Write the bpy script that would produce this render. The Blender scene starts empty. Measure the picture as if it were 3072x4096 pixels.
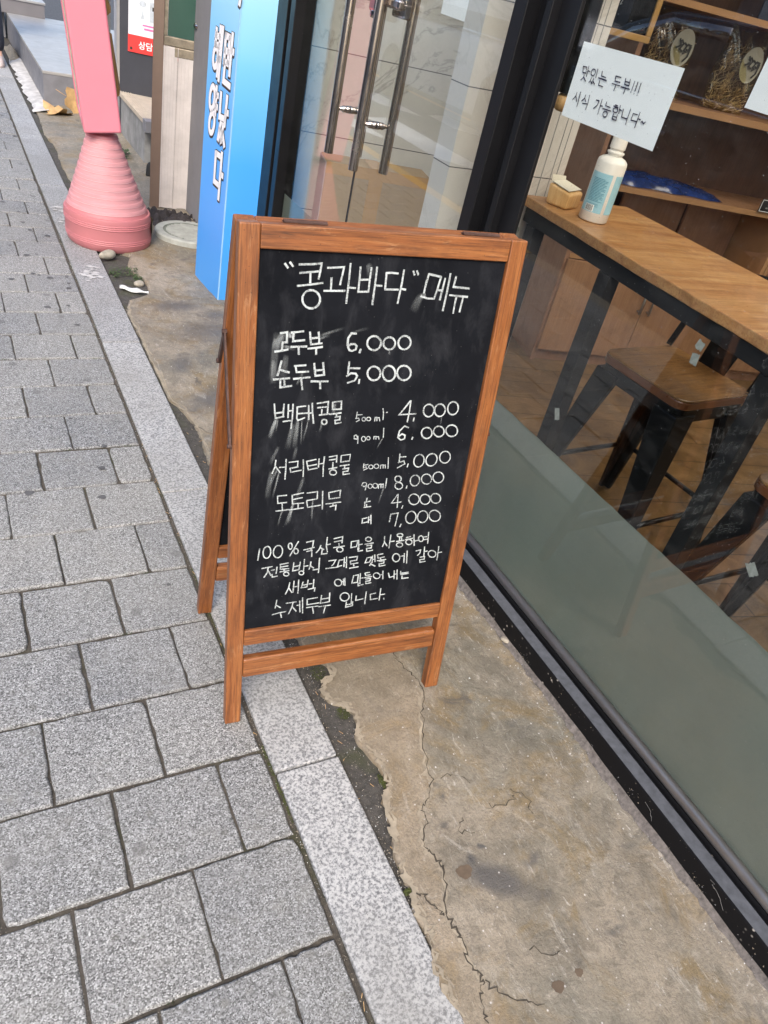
import bpy, bmesh, math, random
from mathutils import Vector, Matrix
random.seed(7)
R = math.radians
SC = bpy.context.scene

# ------------------------------------------------------------------ camera
cam_d = bpy.data.cameras.new('camera'); cam = bpy.data.objects.new('camera', cam_d)
SC.collection.objects.link(cam); SC.camera = cam
cam_d.sensor_width = 36; cam_d.sensor_fit = 'AUTO'; cam_d.lens = 26.393
cam_d.clip_start = .02; cam_d.clip_end = 2000
cam.matrix_world = Matrix(((0.87866288, 0.11141249, -0.46426157, 0),
                           (-0.43215502, 0.59895564, -0.67416184, 0),
                           (0.20296204, 0.79299395, 0.57442755, 1.37),
                           (0, 0, 0, 1)))
SC.render.resolution_x = 768; SC.render.resolution_y = 1024
# ------------------------------------------------------------------ light
SUN_EL, SUN_AZ = 44, 212
w = bpy.data.worlds.new('World'); SC.world = w; w.use_nodes = True
nt = w.node_tree; bg = nt.nodes['Background']
sky = nt.nodes.new('ShaderNodeTexSky'); sky.sky_type = 'NISHITA'; sky.sun_disc = False
sky.sun_elevation = R(SUN_EL); sky.sun_rotation = R(SUN_AZ); sky.air_density = 1.0; sky.dust_density = 2.6; sky.ozone_density = .6
nt.links.new(sky.outputs[0], bg.inputs[0]); bg.inputs[1].default_value = .15
sd = bpy.data.lights.new('sun', 'SUN'); sd.energy = .85; sd.angle = R(25); sd.color = (1, .95, .86)
so = bpy.data.objects.new('sun', sd); SC.collection.objects.link(so)
az = R(SUN_AZ); el = R(SUN_EL)
so.rotation_euler = (-Vector((math.sin(az)*math.cos(el), math.cos(az)*math.cos(el), math.sin(el)))).to_track_quat('-Z', 'Y').to_euler()
SC.view_settings.view_transform = 'Standard'; SC.view_settings.look = 'None'
SC.view_settings.gamma = 1; SC.view_settings.exposure = 1.42
SC.cycles.max_bounces = 12; SC.cycles.transparent_max_bounces = 16
SC.cycles.use_denoising = True; SC.cycles.caustics_reflective = False

# ------------------------------------------------------------------ materials
def new_mat(name):
    m = bpy.data.materials.new(name); m.use_nodes = True
    return m, m.node_tree, m.node_tree.nodes['Principled BSDF']
def nd(t, kind, **kw):
    n = t.nodes.new(kind)
    for k, v in kw.items():
        if k in n.inputs.keys(): n.inputs[k].default_value = v
        else: setattr(n, k, v)
    return n
def coords(t, scale=(1, 1, 1), kind='Object', rot=(0, 0, 0)):
    tc = nd(t, 'ShaderNodeTexCoord'); mp = nd(t, 'ShaderNodeMapping')
    mp.inputs['Scale'].default_value = scale; mp.inputs['Rotation'].default_value = rot
    t.links.new(tc.outputs[kind], mp.inputs[0]); return mp.outputs[0]
def ramp(t, fac, stops, interp='LINEAR'):
    r = nd(t, 'ShaderNodeValToRGB'); r.color_ramp.interpolation = interp
    e = r.color_ramp.elements
    while len(e) < len(stops): e.new(.5)
    for i, (p, c) in enumerate(stops):
        e[i].position = p; e[i].color = (c[0], c[1], c[2], 1) if isinstance(c, (tuple, list)) else (c, c, c, 1)
    t.links.new(fac, r.inputs[0]); return r.outputs[0]
def noise(t, vec, scale, detail=6, rough=.6, dist=0):
    n = nd(t, 'ShaderNodeTexNoise', Scale=scale, Detail=detail, Roughness=rough, Distortion=dist)
    t.links.new(vec, n.inputs['Vector']); return n.outputs['Fac']
def voro(t, vec, scale, feature='F1', out='Distance', dim='3D'):
    n = nd(t, 'ShaderNodeTexVoronoi', Scale=scale); n.feature = feature; n.voronoi_dimensions = dim
    t.links.new(vec, n.inputs['Vector']); return n.outputs[out]
def mixc(t, fac, a, b, mode='MIX'):
    n = nd(t, 'ShaderNodeMix'); n.data_type = 'RGBA'; n.blend_type = mode
    for s, v in ((0, fac), (6, a), (7, b)):
        if isinstance(v, (int, float)): n.inputs[s].default_value = v
        elif isinstance(v, tuple): n.inputs[s].default_value = (*v[:3], 1)
        else: t.links.new(v, n.inputs[s])
    return n.outputs[2]
def math_(t, op, a, b=None):
    n = nd(t, 'ShaderNodeMath'); n.operation = op
    for i, v in enumerate((a, b)):
        if v is None: continue
        if isinstance(v, (int, float)): n.inputs[i].default_value = v
        else: t.links.new(v, n.inputs[i])
    return n.outputs[0]
def bump(t, b, h, strength, dist=.002):
    n = nd(t, 'ShaderNodeBump', Strength=strength, Distance=dist)
    t.links.new(h, n.inputs['Height']); t.links.new(n.outputs[0], b.inputs['Normal'])
def plain(name, col, rough=.5, metal=0, var=.12, scale=8, bmp=0, bscale=60, spec=.5, coat=0):
    m, t, b = new_mat(name); v = coords(t)
    f = noise(t, v, scale, 5)
    c = ramp(t, f, [(.3, tuple(x*(1-var) for x in col)), (.7, tuple(min(1, x*(1+var)) for x in col))])
    t.links.new(c, b.inputs['Base Color'])
    rr = ramp(t, noise(t, v, scale*3, 4), [(.3, max(0, rough-.06)), (.7, min(1, rough+.08))])
    t.links.new(rr, b.inputs['Roughness'])
    b.inputs['Metallic'].default_value = metal; b.inputs['Specular IOR Level'].default_value = spec
    b.inputs['Coat Weight'].default_value = coat
    if bmp: bump(t, b, noise(t, v, bscale, 4), bmp)
    return m
def wood(name, axis, dark, mid, light, rough=.42, k=1.0, coat=.1, wear=0.0):
    m, t, b = new_mat(name)
    s = [38*k]*3; s[axis] = 2.2*k
    v = coords(t, tuple(s)); f = noise(t, v, 1.6, 8, .65, .6)
    s2 = [380*k]*3; s2[axis] = 13*k
    v2 = coords(t, tuple(s2)); f2 = noise(t, v2, 1, 5, .7)
    v3 = coords(t); f3 = noise(t, v3, 9, 6, .65)
    c = ramp(t, f, [(.27, dark), (.45, mid), (.70, light)])
    c = mixc(t, ramp(t, f2, [(.47, 0), (.62, .62)]), c, dark)
    c = mixc(t, ramp(t, f3, [(.50, 0), (.72, .6)]), c, tuple(x*.55 for x in mid))
    if wear:
        s4 = [90]*3; s4[axis] = 14; f4 = noise(t, coords(t, tuple(s4)), 1, 9, .78, .8)
        c = mixc(t, ramp(t, f4, [(.56, 0), (.66, wear)]), c, (.56, .33, .17))
        f5 = noise(t, coords(t, tuple(x*.4 for x in s4)), 1.3, 8, .75, 1.0)
        c = mixc(t, ramp(t, f5, [(.60, 0), (.70, .75)]), c, (.045, .022, .012))
        sp = voro(t, v3, 85); c = mixc(t, ramp(t, sp, [(.05, .8), (.09, 0)]), c, (.05, .025, .014))
    t.links.new(c, b.inputs['Base Color'])
    t.links.new(ramp(t, f3, [(.3, rough-.08), (.7, rough+.2)]), b.inputs['Roughness'])
    b.inputs['Coat Weight'].default_value = coat; b.inputs['Coat Roughness'].default_value = .25
    bump(t, b, f2, .35, .0009)
    return m
def emptyless(): pass
M = {}
W_D, W_M, W_L = (.060, .020, .007), (.245, .080, .021), (.345, .132, .039)
M['wood_z'] = wood('varnished_wood_upright', 2, W_D, W_M, W_L, .45, coat=.18, wear=.3)
M['wood_x'] = wood('varnished_wood_rail', 0, W_D, W_M, W_L, .45, coat=.18, wear=.3)
M['wood_end'] = wood('worn_wood_top', 0, (.30, .10, .04), (.5, .2, .075), (.62, .29, .12), .5)
M['table_wood'] = wood('table_wood', 1, (.24, .095, .033), (.43, .21, .078), (.54, .31, .13), .34, .5, .25, .45)
M['seat_wood'] = wood('seat_wood', 0, (.13, .055, .016), (.28, .14, .046), (.38, .21, .075), .3, 1.4, .35, .2)
M['seat_edge'] = plain('seat_edge_wood', (.17, .062, .026), .32, coat=.3)
M['cab_wood'] = wood('cabinet_laminate', 2, (.27, .135, .07), (.33, .175, .092), (.37, .205, .11), .4, .45, .1)
M['cab_pink'] = wood('cabinet_side_laminate', 2, (.25, .13, .08), (.31, .165, .10), (.34, .19, .12), .4, .45, .1)
M['cab_edge'] = plain('cabinet_edge_band', (.40, .22, .105), .4)
M['cab_back'] = wood('cabinet_back_board', 2, (.085, .042, .028), (.115, .057, .038), (.14, .072, .047), .45, .4)
M['frame_wood'] = plain('pale_frame_wood', (.47, .27, .085), .45)

def m_paver():
    m, t, b = new_mat('exposed_aggregate_paver'); v = coords(t)
    g = voro(t, v, 450, out='Color'); sep = nd(t, 'ShaderNodeSeparateColor'); t.links.new(g, sep.inputs[0])
    c = ramp(t, sep.outputs[0], [(.0, .035), (.2, .11), (.45, .22), (.72, .33), (.9, .44), (1, .62)])
    big = noise(t, v, 5, 6, .65)
    c = mixc(t, ramp(t, big, [(.4, 0), (.75, .30)]), c, (.15, .15, .15))
    at = nd(t, 'ShaderNodeAttribute'); at.attribute_name = 'tone'
    tone = ramp(t, at.outputs['Fac'], [(0, (.80, .81, .82)), (1, (1.03, 1.02, .99))])
    c = mixc(t, 1, c, tone, 'MULTIPLY')
    # gum and dirt spots
    sp = voro(t, v, 3.1, dim='2D')
    c = mixc(t, ramp(t, sp, [(.035, .62), (.050, 0)]), c, (.085, .083, .085))
    sp = voro(t, coords(t, rot=(0, 0, .6)), 6.3, dim='2D')
    c = mixc(t, ramp(t, sp, [(.03, .4), (.06, 0)]), c, (.12, .115, .10))
    c = mixc(t, ramp(t, noise(t, v, 17, 7, .75), [(.52, 0), (.72, .45)]), c, (.27, .265, .24))
    c = mixc(t, ramp(t, noise(t, v, 9, 8, .75, .8), [(.60, 0), (.72, .55)]), c, (.095, .093, .09))
    c = mixc(t, ramp(t, noise(t, v, 1.3, 5, .6), [(.42, .28), (.60, 0)]), c, (.31, .30, .27))
    t.links.new(c, b.inputs['Base Color']); b.inputs['Roughness'].default_value = .85
    bump(t, b, sep.outputs[0], .5, .0018)
    return m
M['paver'] = m_paver()
def m_granite():
    m, t, b = new_mat('speckled_granite'); v = coords(t)
    f = noise(t, v, 175, 4, .6); f2 = noise(t, v, 230, 2, .5)
    c = ramp(t, f, [(.36, (.16, .162, .165)), (.46, (.31, .312, .315)), (.54, (.45, .45, .445)), (.66, (.53, .525, .515))])
    c = mixc(t, ramp(t, f2, [(.6, 0), (.68, .7)]), c, (.10, .10, .11))
    c = mixc(t, ramp(t, noise(t, v, 2.2, 6, .65), [(.40, 0), (.68, .55)]), c, (.23, .222, .20))
    at = nd(t, 'ShaderNodeAttribute'); at.attribute_name = 'tone'
    c = mixc(t, 1, c, ramp(t, at.outputs['Fac'], [(0, (.72, .72, .72)), (1, (1, 1, 1))]), 'MULTIPLY')
    t.links.new(c, b.inputs['Base Color']); b.inputs['Roughness'].default_value = .7
    bump(t, b, f2, .25, .001); return m
M['granite'] = m_granite()
def m_apron():
    m, t, b = new_mat('worn_concrete'); v = coords(t)
    f = noise(t, v, 3.6, 10, .66, .8); g = noise(t, v, 13, 9, .72, 1.4); h = noise(t, v, 190, 4, .65); k = noise(t, v, 34, 8, .75, .6)
    c = ramp(t, f, [(.26, (.13, .116, .09)), (.42, (.22, .19, .145)), (.56, (.295, .25, .19)), (.75, (.36, .318, .258))])
    c = mixc(t, ramp(t, noise(t, v, 2.1, 7, .62, .6), [(.44, 0), (.60, .6)]), c, (.150, .145, .115))        # grey olive cast
    oc = noise(t, coords(t, (1, 1, 1), rot=(0, 0, .4)), 5.2, 8, .7, 1.0)
    c = mixc(t, ramp(t, oc, [(.50, 0), (.62, .7)]), c, (.215, .150, .065))                                   # ochre
    c = mixc(t, ramp(t, k, [(.50, 0), (.64, .6)]), c, (.11, .094, .072))
    c = mixc(t, ramp(t, k, [(.34, .6), (.44, 0)]), c, (.34, .30, .24))
    st = noise(t, coords(t, (30, 10, 10), rot=(0, 0, .5)), 1, 9, .76, 1.4)
    c = mixc(t, ramp(t, st, [(.57, 0), (.65, .7)]), c, (.40, .37, .32))                                     # flaking, trowel-streaked
    st2 = noise(t, coords(t, (70, 20, 20), rot=(0, 0, 1.2)), 1, 8, .75, 2.0)
    c = mixc(t, ramp(t, st2, [(.59, 0), (.66, .75)]), c, (.48, .45, .40))
    c = mixc(t, ramp(t, noise(t, v, 7.5, 6, .6, .8), [(.62, 0), (.70, .7)]), c, (.088, .083, .080))         # damp grey stains
    at = nd(t, 'ShaderNodeAttribute'); at.attribute_name = 'outer'
    c = mixc(t, math_(t, 'MULTIPLY', at.outputs['Fac'], .30), c, (.33, .245, .155))                          # tan skim coat by the kerb
    # individual smudges with ragged outlines
    wob = nd(t, 'ShaderNodeTexNoise', Scale=22, Detail=6, Roughness=.7); t.links.new(v, wob.inputs['Vector'])
    ad_ = nd(t, 'ShaderNodeVectorMath'); ad_.operation = 'MULTIPLY_ADD'; t.links.new(wob.outputs['Color'], ad_.inputs[0]); ad_.inputs[1].default_value = (.045, .045, 0)
    t.links.new(v, ad_.inputs[2])
    for (sx, sy, r_, el_, ro, am) in ((.79, .462, .040, 2.4, -.75, .85), (.765, .515, .016, 1, 0, .9), (.80, .535, .010, 1, 0, .9), (.885, .47, .018, 1.6, .3, .7), (.75, .60, .012, 1, 0, .7), (.78, .655, .010, 1, 0, .7), (.86, .40, .02, 1.5, 0, .5),
                                      (.80, 2.35, .10, 1.8, .5, .7), (.90, 2.9, .12, 1.6, .2, .6), (.83, 3.15, .07, 2, 0, .7), (.95, 2.6, .07, 1.5, .9, .6), (.72, 2.62, .05, 2.0, 1.2, .6), (1.0, 3.05, .08, 1.5, 0, .6), (.70, 4.4, .14, 1.5, .4, .5), (.85, 5.0, .12, 1.5, .8, .5)):
        sb_ = nd(t, 'ShaderNodeMapping'); sb_.vector_type = 'TEXTURE'; sb_.inputs['Location'].default_value = (sx+.022, sy+.022, 0); sb_.inputs['Rotation'].default_value = (0, 0, ro); sb_.inputs['Scale'].default_value = (r_*el_, r_, 1000)
        t.links.new(ad_.outputs[0], sb_.inputs[0]); ln = nd(t, 'ShaderNodeVectorMath'); ln.operation = 'LENGTH'; t.links.new(sb_.outputs[0], ln.inputs[0])
        c = mixc(t, ramp(t, ln.outputs['Value'], [(.35, am), (1.0, 0)]), c, (.082, .078, .078))
    wh = voro(t, coords(t, (1, 1, .1)), 38)
    c = mixc(t, ramp(t, wh, [(.05, .85), (.085, 0)]), c, (.60, .57, .54))
    c = mixc(t, ramp(t, h, [(.34, .4), (.55, 0)]), c, (.10, .085, .065))
    t.links.new(c, b.inputs['Base Color'])
    t.links.new(ramp(t, f, [(.3, .45), (.7, .8)]), b.inputs['Roughness'])
    s = math_(t, 'ADD', math_(t, 'MULTIPLY', g, .6), math_(t, 'ADD', math_(t, 'MULTIPLY', h, .2), math_(t, 'MULTIPLY', k, .35)))
    bump(t, b, s, .8, .007); return m
M['apron'] = m_apron()
def m_dirt(name, a, bcol, moss):
    m, t, b = new_mat(name); v = coords(t)
    f = noise(t, v, 60, 8, .75); g = noise(t, v, 7, 6, .6)
    c = ramp(t, f, [(.3, a), (.7, bcol)])
    c = mixc(t, ramp(t, g, [(.54, 0), (.68, .75)]), c, moss)
    pe = voro(t, v, 130)
    c = mixc(t, ramp(t, pe, [(.08, .8), (.16, 0)]), c, (.30, .26, .21))
    t.links.new(c, b.inputs['Base Color']); b.inputs['Roughness'].default_value = .95
    bump(t, b, f, .9, .006); return m
M['dirt'] = m_dirt('gritty_joint_dirt', (.035, .030, .024), (.11, .094, .074), (.045, .048, .018))
M['soil'] = m_dirt('dark_soil', (.035, .032, .028), (.10, .092, .082), (.05, .055, .022))
M['fillet'] = plain('mauve_grey_mortar', (.13, .115, .105), .9, var=.45, scale=90, bmp=.9, bscale=90)
M['crack'] = plain('crack_soil', (.055, .045, .034), .95, var=.4, scale=120)
M['lip'] = plain('pale_mortar_edge', (.30, .255, .19), .9, var=.25, scale=40, bmp=.5, bscale=120)
M['moss'] = plain('moss', (.055, .065, .016), .95, var=.5, scale=50)
M['leafgreen'] = plain('small_green_leaf', (.045, .075, .025), .7, var=.5, scale=60)
M['asphalt'] = plain('asphalt', (.06, .06, .062), .9, var=.3, scale=40, bmp=.4, bscale=300)
M['yellow'] = plain('yellow_road_paint', (.62, .33, .03), .7, var=.15, scale=30)
M['whitepaint'] = plain('white_road_paint', (.84, .84, .82), .7, var=.1, scale=30)
M['blackmetal'] = plain('black_painted_metal', (.007, .007, .008), .36, var=.3, scale=3, spec=.3)
M['blackdull'] = plain('dull_black_metal', (.009, .009, .010), .5, var=.3, scale=3, spec=.3)
def m_dirtyblack():
    m, t, b = new_mat('dusty_black_sill'); v = coords(t)
    f = voro(t, v, 55); g = noise(t, v, 6, 5, .7)
    k = math_(t, 'MULTIPLY', ramp(t, f, [(.08, 1), (.2, 0)]), ramp(t, g, [(.50, 0), (.60, 1)]))
    sc = noise(t, coords(t, (40, 8, 40)), 1, 6, .75)
    k2 = ramp(t, sc, [(.66, 0), (.74, .35)])
    c = mixc(t, k, (.008, .008, .009), (.40, .37, .33)); c = mixc(t, k2, c, (.12, .11, .10))
    t.links.new(c, b.inputs['Base Color']); b.inputs['Roughness'].default_value = .5; b.inputs['Specular IOR Level'].default_value = .12; return m
M['sill'] = m_dirtyblack()
M['ledge'] = plain('sky_tinted_grey_ledge', (.095, .10, .112), .5, var=.25, scale=60)  # blue-grey sky reflection on black sill metal, put into the base colour
M['bead'] = plain('brushed_bead', (.36, .33, .30), .38, .8, var=.12)
M['steel'] = plain('stainless_steel', (.60, .53, .47), .22, 1, var=.10, scale=2.5)
M['chrome'] = plain('chrome_lock', (.55, .5, .48), .16, 1)
M['hinge'] = plain('rusty_hinge_steel', (.09, .05, .04), .55, .5, var=.4, scale=60)
M['pink'] = plain('pink_painted_panel', (.70, .215, .262), .5, var=.03, scale=3)
M['pinkbase'] = plain('pink_plastic', (.47, .165, .175), .5, var=.06, scale=6)
M['pinktop'] = plain('pink_faded_plastic', (.52, .24, .25), .65, var=.1, scale=5)
M['pinkrim'] = plain('pale_worn_pink_rim', (.66, .37, .38), .65, var=.12, scale=30)
M['pinkdark'] = plain('dark_red_gap_shadow', (.12, .02, .025), .6)  # shadow in the gap beside the print panels, painted as dark red
M['print'] = plain('printed_sheet', (.66, .6, .42), .5, var=.5, scale=14)
M['brownkraft'] = plain('brown_cardboard_scrap', (.33, .17, .045), .7, var=.2)
M['sticker'] = plain('dark_gold_sticker', (.16, .12, .04), .4, var=.5, scale=120)
M['lid'] = plain('weathered_green_grey_lid', (.35, .36, .33), .8, var=.2, scale=24, bmp=.4, bscale=90)
M['lid_dark'] = plain('shaded_lid_groove', (.15, .165, .14), .9, var=.3, scale=30)  # groove shade painted in as a darker tone so the ribs stand out
M['cloth'] = plain('dark_rag', (.035, .03, .031), .95, var=.5, scale=30)
M['alu_brown'] = plain('brown_anodised_post', (.24, .17, .13), .42, .3, var=.12, scale=6)
M['alu'] = plain('aluminium_strip', (.66, .61, .58), .45, .15, var=.12, scale=12)
M['alu_dirty'] = plain('grimy_aluminium_rail', (.27, .23, .17), .5, .4, var=.35, scale=24)
M['greenglass'] = plain('green_coated_glass', (.045, .10, .078), .16, var=.1, scale=3)
M['greywall'] = plain('grey_painted_wall', (.23, .225, .235), .7, var=.1, scale=5)
M['redbrick'] = plain('red_primer', (.28, .05, .03), .8, var=.3)
M['darkwall'] = plain('charcoal_painted_wall', (.035, .037, .047), .55, var=.15, scale=6, bmp=.3, bscale=9)
M['pipewhite'] = plain('white_pvc', (.66, .64, .62), .4, var=.06)
M['postwhite'] = plain('poster_white', (.80, .80, .86), .4, var=.03)
M['postred'] = plain('poster_red', (.70, .045, .04), .4, var=.06)
M['postgrey'] = plain('poster_picture_grey', (.46, .50, .54), .5, var=.2, scale=30)
M['postpink'] = plain('poster_small_print', (.66, .16, .35), .5)
M['tilebeige'] = plain('beige_step_tile', (.52, .44, .34), .6, var=.12, scale=14)
M['plastergrey'] = plain('stained_grey_render', (.25, .25, .245), .8, var=.35, scale=9, bmp=.4, bscale=40)
M['slab'] = plain('honed_grey_stone', (.33, .32, .305), .42, var=.12, scale=4)
M['slabdark'] = plain('dark_grey_stone', (.19, .19, .205), .5, var=.18, scale=9)
M['slabbrown'] = plain('brown_grey_riser', (.19, .175, .175), .5, var=.08, scale=5)
M['mortar'] = plain('white_mortar', (.46, .45, .44), .9, var=.3, scale=18, bmp=.8, bscale=40)
M['leafdry'] = plain('dry_brown_leaf', (.54, .34, .15), .7, var=.25, scale=20)
M['stone'] = plain('pale_pebble', (.32, .285, .23), .9, var=.25, scale=60, bmp=.4, bscale=90)
M['scrap'] = plain('white_plastic_scrap', (.58, .59, .58), .35, var=.06)
M['paper'] = plain('white_paper', (.92, .93, .915), .7, var=.015)
M['ink'] = plain('dark_violet_ink', (.022, .012, .045), .5)
M['tape'] = plain('pale_masking_tape', (.27, .29, .265), .6, var=.2, scale=90)
M['bottle'] = plain('white_bottle_plastic', (.78, .75, .70), .35, var=.03)
M['labelblue'] = plain('light_blue_label', (.32, .56, .66), .45, var=.04, scale=20)
M['labelink'] = plain('label_small_print', (.12, .30, .38), .5, var=.4, scale=300)
M['labelblack'] = plain('label_black', (.03, .025, .02), .5)
M['kraftwood'] = wood('pale_carved_wood', 2, (.46, .24, .075), (.62, .37, .15), (.70, .47, .24), .45, .35)
M['clearcard'] = plain('pale_card', (.66, .62, .52), .5)
M['bluepack'] = plain('glossy_blue_pack', (.015, .035, .14), .22, var=.6, scale=26)
M['strand'] = plain('dried_strands', (.33, .225, .145), .7, var=.4, scale=40)
M['strand2'] = plain('pale_dried_strands', (.50, .37, .24), .7, var=.3, scale=40)
M['ovlabel'] = plain('oval_label', (.36, .345, .28), .35, var=.1)
M['blackcard'] = plain('black_card', (.02, .02, .022), .4)
M['whitetext'] = plain('white_lettering', (.82, .82, .82), .6, var=.04)
M['darkgreysign'] = plain('dark_slate_sign', (.028, .035, .06), .4, var=.3)
M['cardboard'] = plain('kraft_cardboard', (.38, .275, .165), .65, var=.06, scale=6)
M['boxgrey'] = plain('grey_printed_cardboard', (.43, .41, .41), .6, var=.05)
M['boxtape'] = plain('packing_tape', (.50, .31, .15), .2, var=.05)
M['ceiling'] = plain('white_ceiling', (.75, .74, .72), .8)
M['plaster'] = plain('cream_plaster', (.62, .58, .5), .8)
M['navy'] = plain('navy_cloth', (.016, .018, .03), .8, var=.3, scale=20)
M['skin'] = plain('skin', (.55, .34, .25), .55, var=.05)
M['shoe'] = plain('pale_shoe', (.5, .42, .4), .6)
M['hair'] = plain('dark_hair', (.012, .01, .009), .5)
M['jacket'] = plain('grey_jacket', (.12, .12, .13), .85)
M['carpaint'] = plain('white_car_paint', (.62, .62, .63), .25, var=.02, coat=.8)
M['carpaint2'] = plain('charcoal_car_paint', (.035, .04, .05), .25, var=.02, coat=.8)
M['carglass'] = plain('tinted_car_glass', (.01, .013, .02), .06)
M['trim'] = plain('bright_window_trim', (.95, .95, .96), .16, 1, var=.02)
M['rimgrey'] = plain('dull_wheel_rim', (.10, .10, .105), .4, .5)
M['rubber'] = plain('tyre_rubber', (.018, .018, .018), .8)
M['lamp'] = plain('clear_headlight', (.6, .62, .65), .1)

def m_board():
    m, t, b = new_mat('chalkboard_slate'); v = coords(t)
    f = noise(t, v, 5, 7, .65, .8); g = noise(t, coords(t, (7, 1, 3.0), rot=(0, .25, 0)), 3, 8, .72, .4)
    c = ramp(t, f, [(.35, (.0055, .0062, .0082)), (.7, (.0125, .0138, .0175))])
    c = mixc(t, ramp(t, g, [(.5, 0), (.8, .35)]), c, (.075, .078, .088))
    sp = voro(t, v, 75); c = mixc(t, ramp(t, sp, [(.035, .5), (.055, 0)]), c, (.2, .19, .18))
    t.links.new(c, b.inputs['Base Color']); b.inputs['Roughness'].default_value = .8
    b.inputs['Specular IOR Level'].default_value = .08
    return m
M['board'] = m_board()
def m_chalk(name, lo, hi, fade=False):
    m, t, b = new_mat(name); v = coords(t)
    f = noise(t, v, 420, 4, .7); g = noise(t, v, 60, 3, .6)
    b.inputs['Base Color'].default_value = (.56, .60, .60, 1); b.inputs['Roughness'].default_value = .95
    a = ramp(t, math_(t, 'ADD', math_(t, 'MULTIPLY', f, .65), math_(t, 'MULTIPLY', g, .35)), [(.40, lo), (.56, hi)])
    if fade:
        at = nd(t, 'ShaderNodeAttribute'); at.attribute_name = 'fade'
        st = noise(t, coords(t, (210, 1, 9), rot=(0, .22, 0)), 1, 4, .6)
        a = math_(t, 'MULTIPLY', at.outputs['Fac'], ramp(t, st, [(.3, .35), (.7, 1)]))
    t.links.new(a, b.inputs['Alpha']); return m
M['chalk'] = m_chalk('white_chalk', .30, .96)
M['smear'] = m_chalk('smeared_chalk', .3, 1, True)
def m_glass(name, tint=(.95, .965, .955), ior=1.5, rough=0.0):
    m = bpy.data.materials.new(name); m.use_nodes = True; t = m.node_tree
    t.nodes.remove(t.nodes['Principled BSDF']); out = t.nodes['Material Output']
    tr = nd(t, 'ShaderNodeBsdfTransparent'); tr.inputs[0].default_value = (*tint, 1)
    gl = nd(t, 'ShaderNodeBsdfGlossy'); gl.inputs['Roughness'].default_value = rough
    fr = nd(t, 'ShaderNodeFresnel'); ge = nd(t, 'ShaderNodeNewGeometry')      # same reflectance on both faces of the sheet
    ii = nd(t, 'ShaderNodeMix'); ii.inputs[2].default_value = ior; ii.inputs[3].default_value = 1/ior
    t.links.new(ge.outputs['Backfacing'], ii.inputs[0]); t.links.new(ii.outputs[0], fr.inputs[0])
    mx = nd(t, 'ShaderNodeMixShader')
    t.links.new(fr.outputs[0], mx.inputs[0]); t.links.new(tr.outputs[0], mx.inputs[1]); t.links.new(gl.outputs[0], mx.inputs[2])
    if rough == 0:      # dust, wiped streaks and specks stuck on the pane
        v = coords(t); d = nd(t, 'ShaderNodeBsdfDiffuse'); d.inputs[0].default_value = (.55, .55, .53, 1)
        k = ramp(t, noise(t, coords(t, (1, 6, 14), rot=(.5, 0, 0)), 1.2, 5, .6), [(.50, 0), (.80, .022)])
        k2 = ramp(t, voro(t, v, 60), [(.035, .5), (.06, 0)]); k3 = ramp(t, noise(t, v, 90, 3, .5), [(.70, 0), (.74, .03)])
        m2 = nd(t, 'ShaderNodeMixShader'); t.links.new(math_(t, 'ADD', k, math_(t, 'ADD', k2, k3)), m2.inputs[0])
        t.links.new(mx.outputs[0], m2.inputs[1]); t.links.new(d.outputs[0], m2.inputs[2]); mx = m2
    t.links.new(mx.outputs[0], out.inputs[0]); return m
M['glass'] = m_glass('window_glass')
M['doorglass'] = m_glass('tempered_door_glass', ior=1.6)
M['film_clear'] = m_glass('clear_pouch_film', (.90, .86, .66), 1.5, .12)
def m_frost():
    m, t, b = new_mat('frosted_green_film'); v = coords(t)
    f = noise(t, v, 2.4, 4, .5)
    c = ramp(t, f, [(.35, (.205, .250, .225)), (.65, (.245, .268, .240))])
    sp = noise(t, v, 34, 7, .8)
    c = mixc(t, ramp(t, sp, [(.64, 0), (.74, .4)]), c, (.36, .38, .35))
    c = mixc(t, ramp(t, voro(t, v, 48), [(.04, .8), (.07, 0)]), c, (.5, .5, .47))
    c = mixc(t, ramp(t, noise(t, coords(t, (1, 3, 1)), 1.5, 5, .6), [(.4, .25), (.62, 0)]), c, (.11, .135, .12))
    t.links.new(c, b.inputs['Base Color']); b.inputs['Roughness'].default_value = .6
    tl = nd(t, 'ShaderNodeBsdfTranslucent'); tl.inputs[0].default_value = (.42, .52, .47, 1)
    mx = nd(t, 'ShaderNodeMixShader'); mx.inputs[0].default_value = .35
    t.links.new(b.outputs[0], mx.inputs[1]); t.links.new(tl.outputs[0], mx.inputs[2])
    t.links.new(mx.outputs[0], t.nodes['Material Output'].inputs[0]); return m
M['frost'] = m_frost()
def m_blue():
    m, t, b = new_mat('printed_blue_gradient')       # the sheet itself is printed in a gradient
    tc = nd(t, 'ShaderNodeTexCoord'); sx = nd(t, 'ShaderNodeSeparateXYZ'); t.links.new(tc.outputs['Object'], sx.inputs[0])
    nz = math_(t, 'ADD', sx.outputs[2], math_(t, 'MULTIPLY', noise(t, coords(t), 1.7, 2, .5), .35))
    d = nd(t, 'ShaderNodeMapRange'); d.inputs[1].default_value = .2; d.inputs[2].default_value = 1.55
    t.links.new(nz, d.inputs[0])
    c = ramp(t, d.outputs[0], [(0, (.060, .33, .82)), (.42, (.075, .39, .93)), (.66, (.20, .56, .97)), (.92, (.42, .76, .97))])
    t.links.new(c, b.inputs['Base Color']); b.inputs['Roughness'].default_value = .32; return m
M['blue'] = m_blue()
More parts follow.
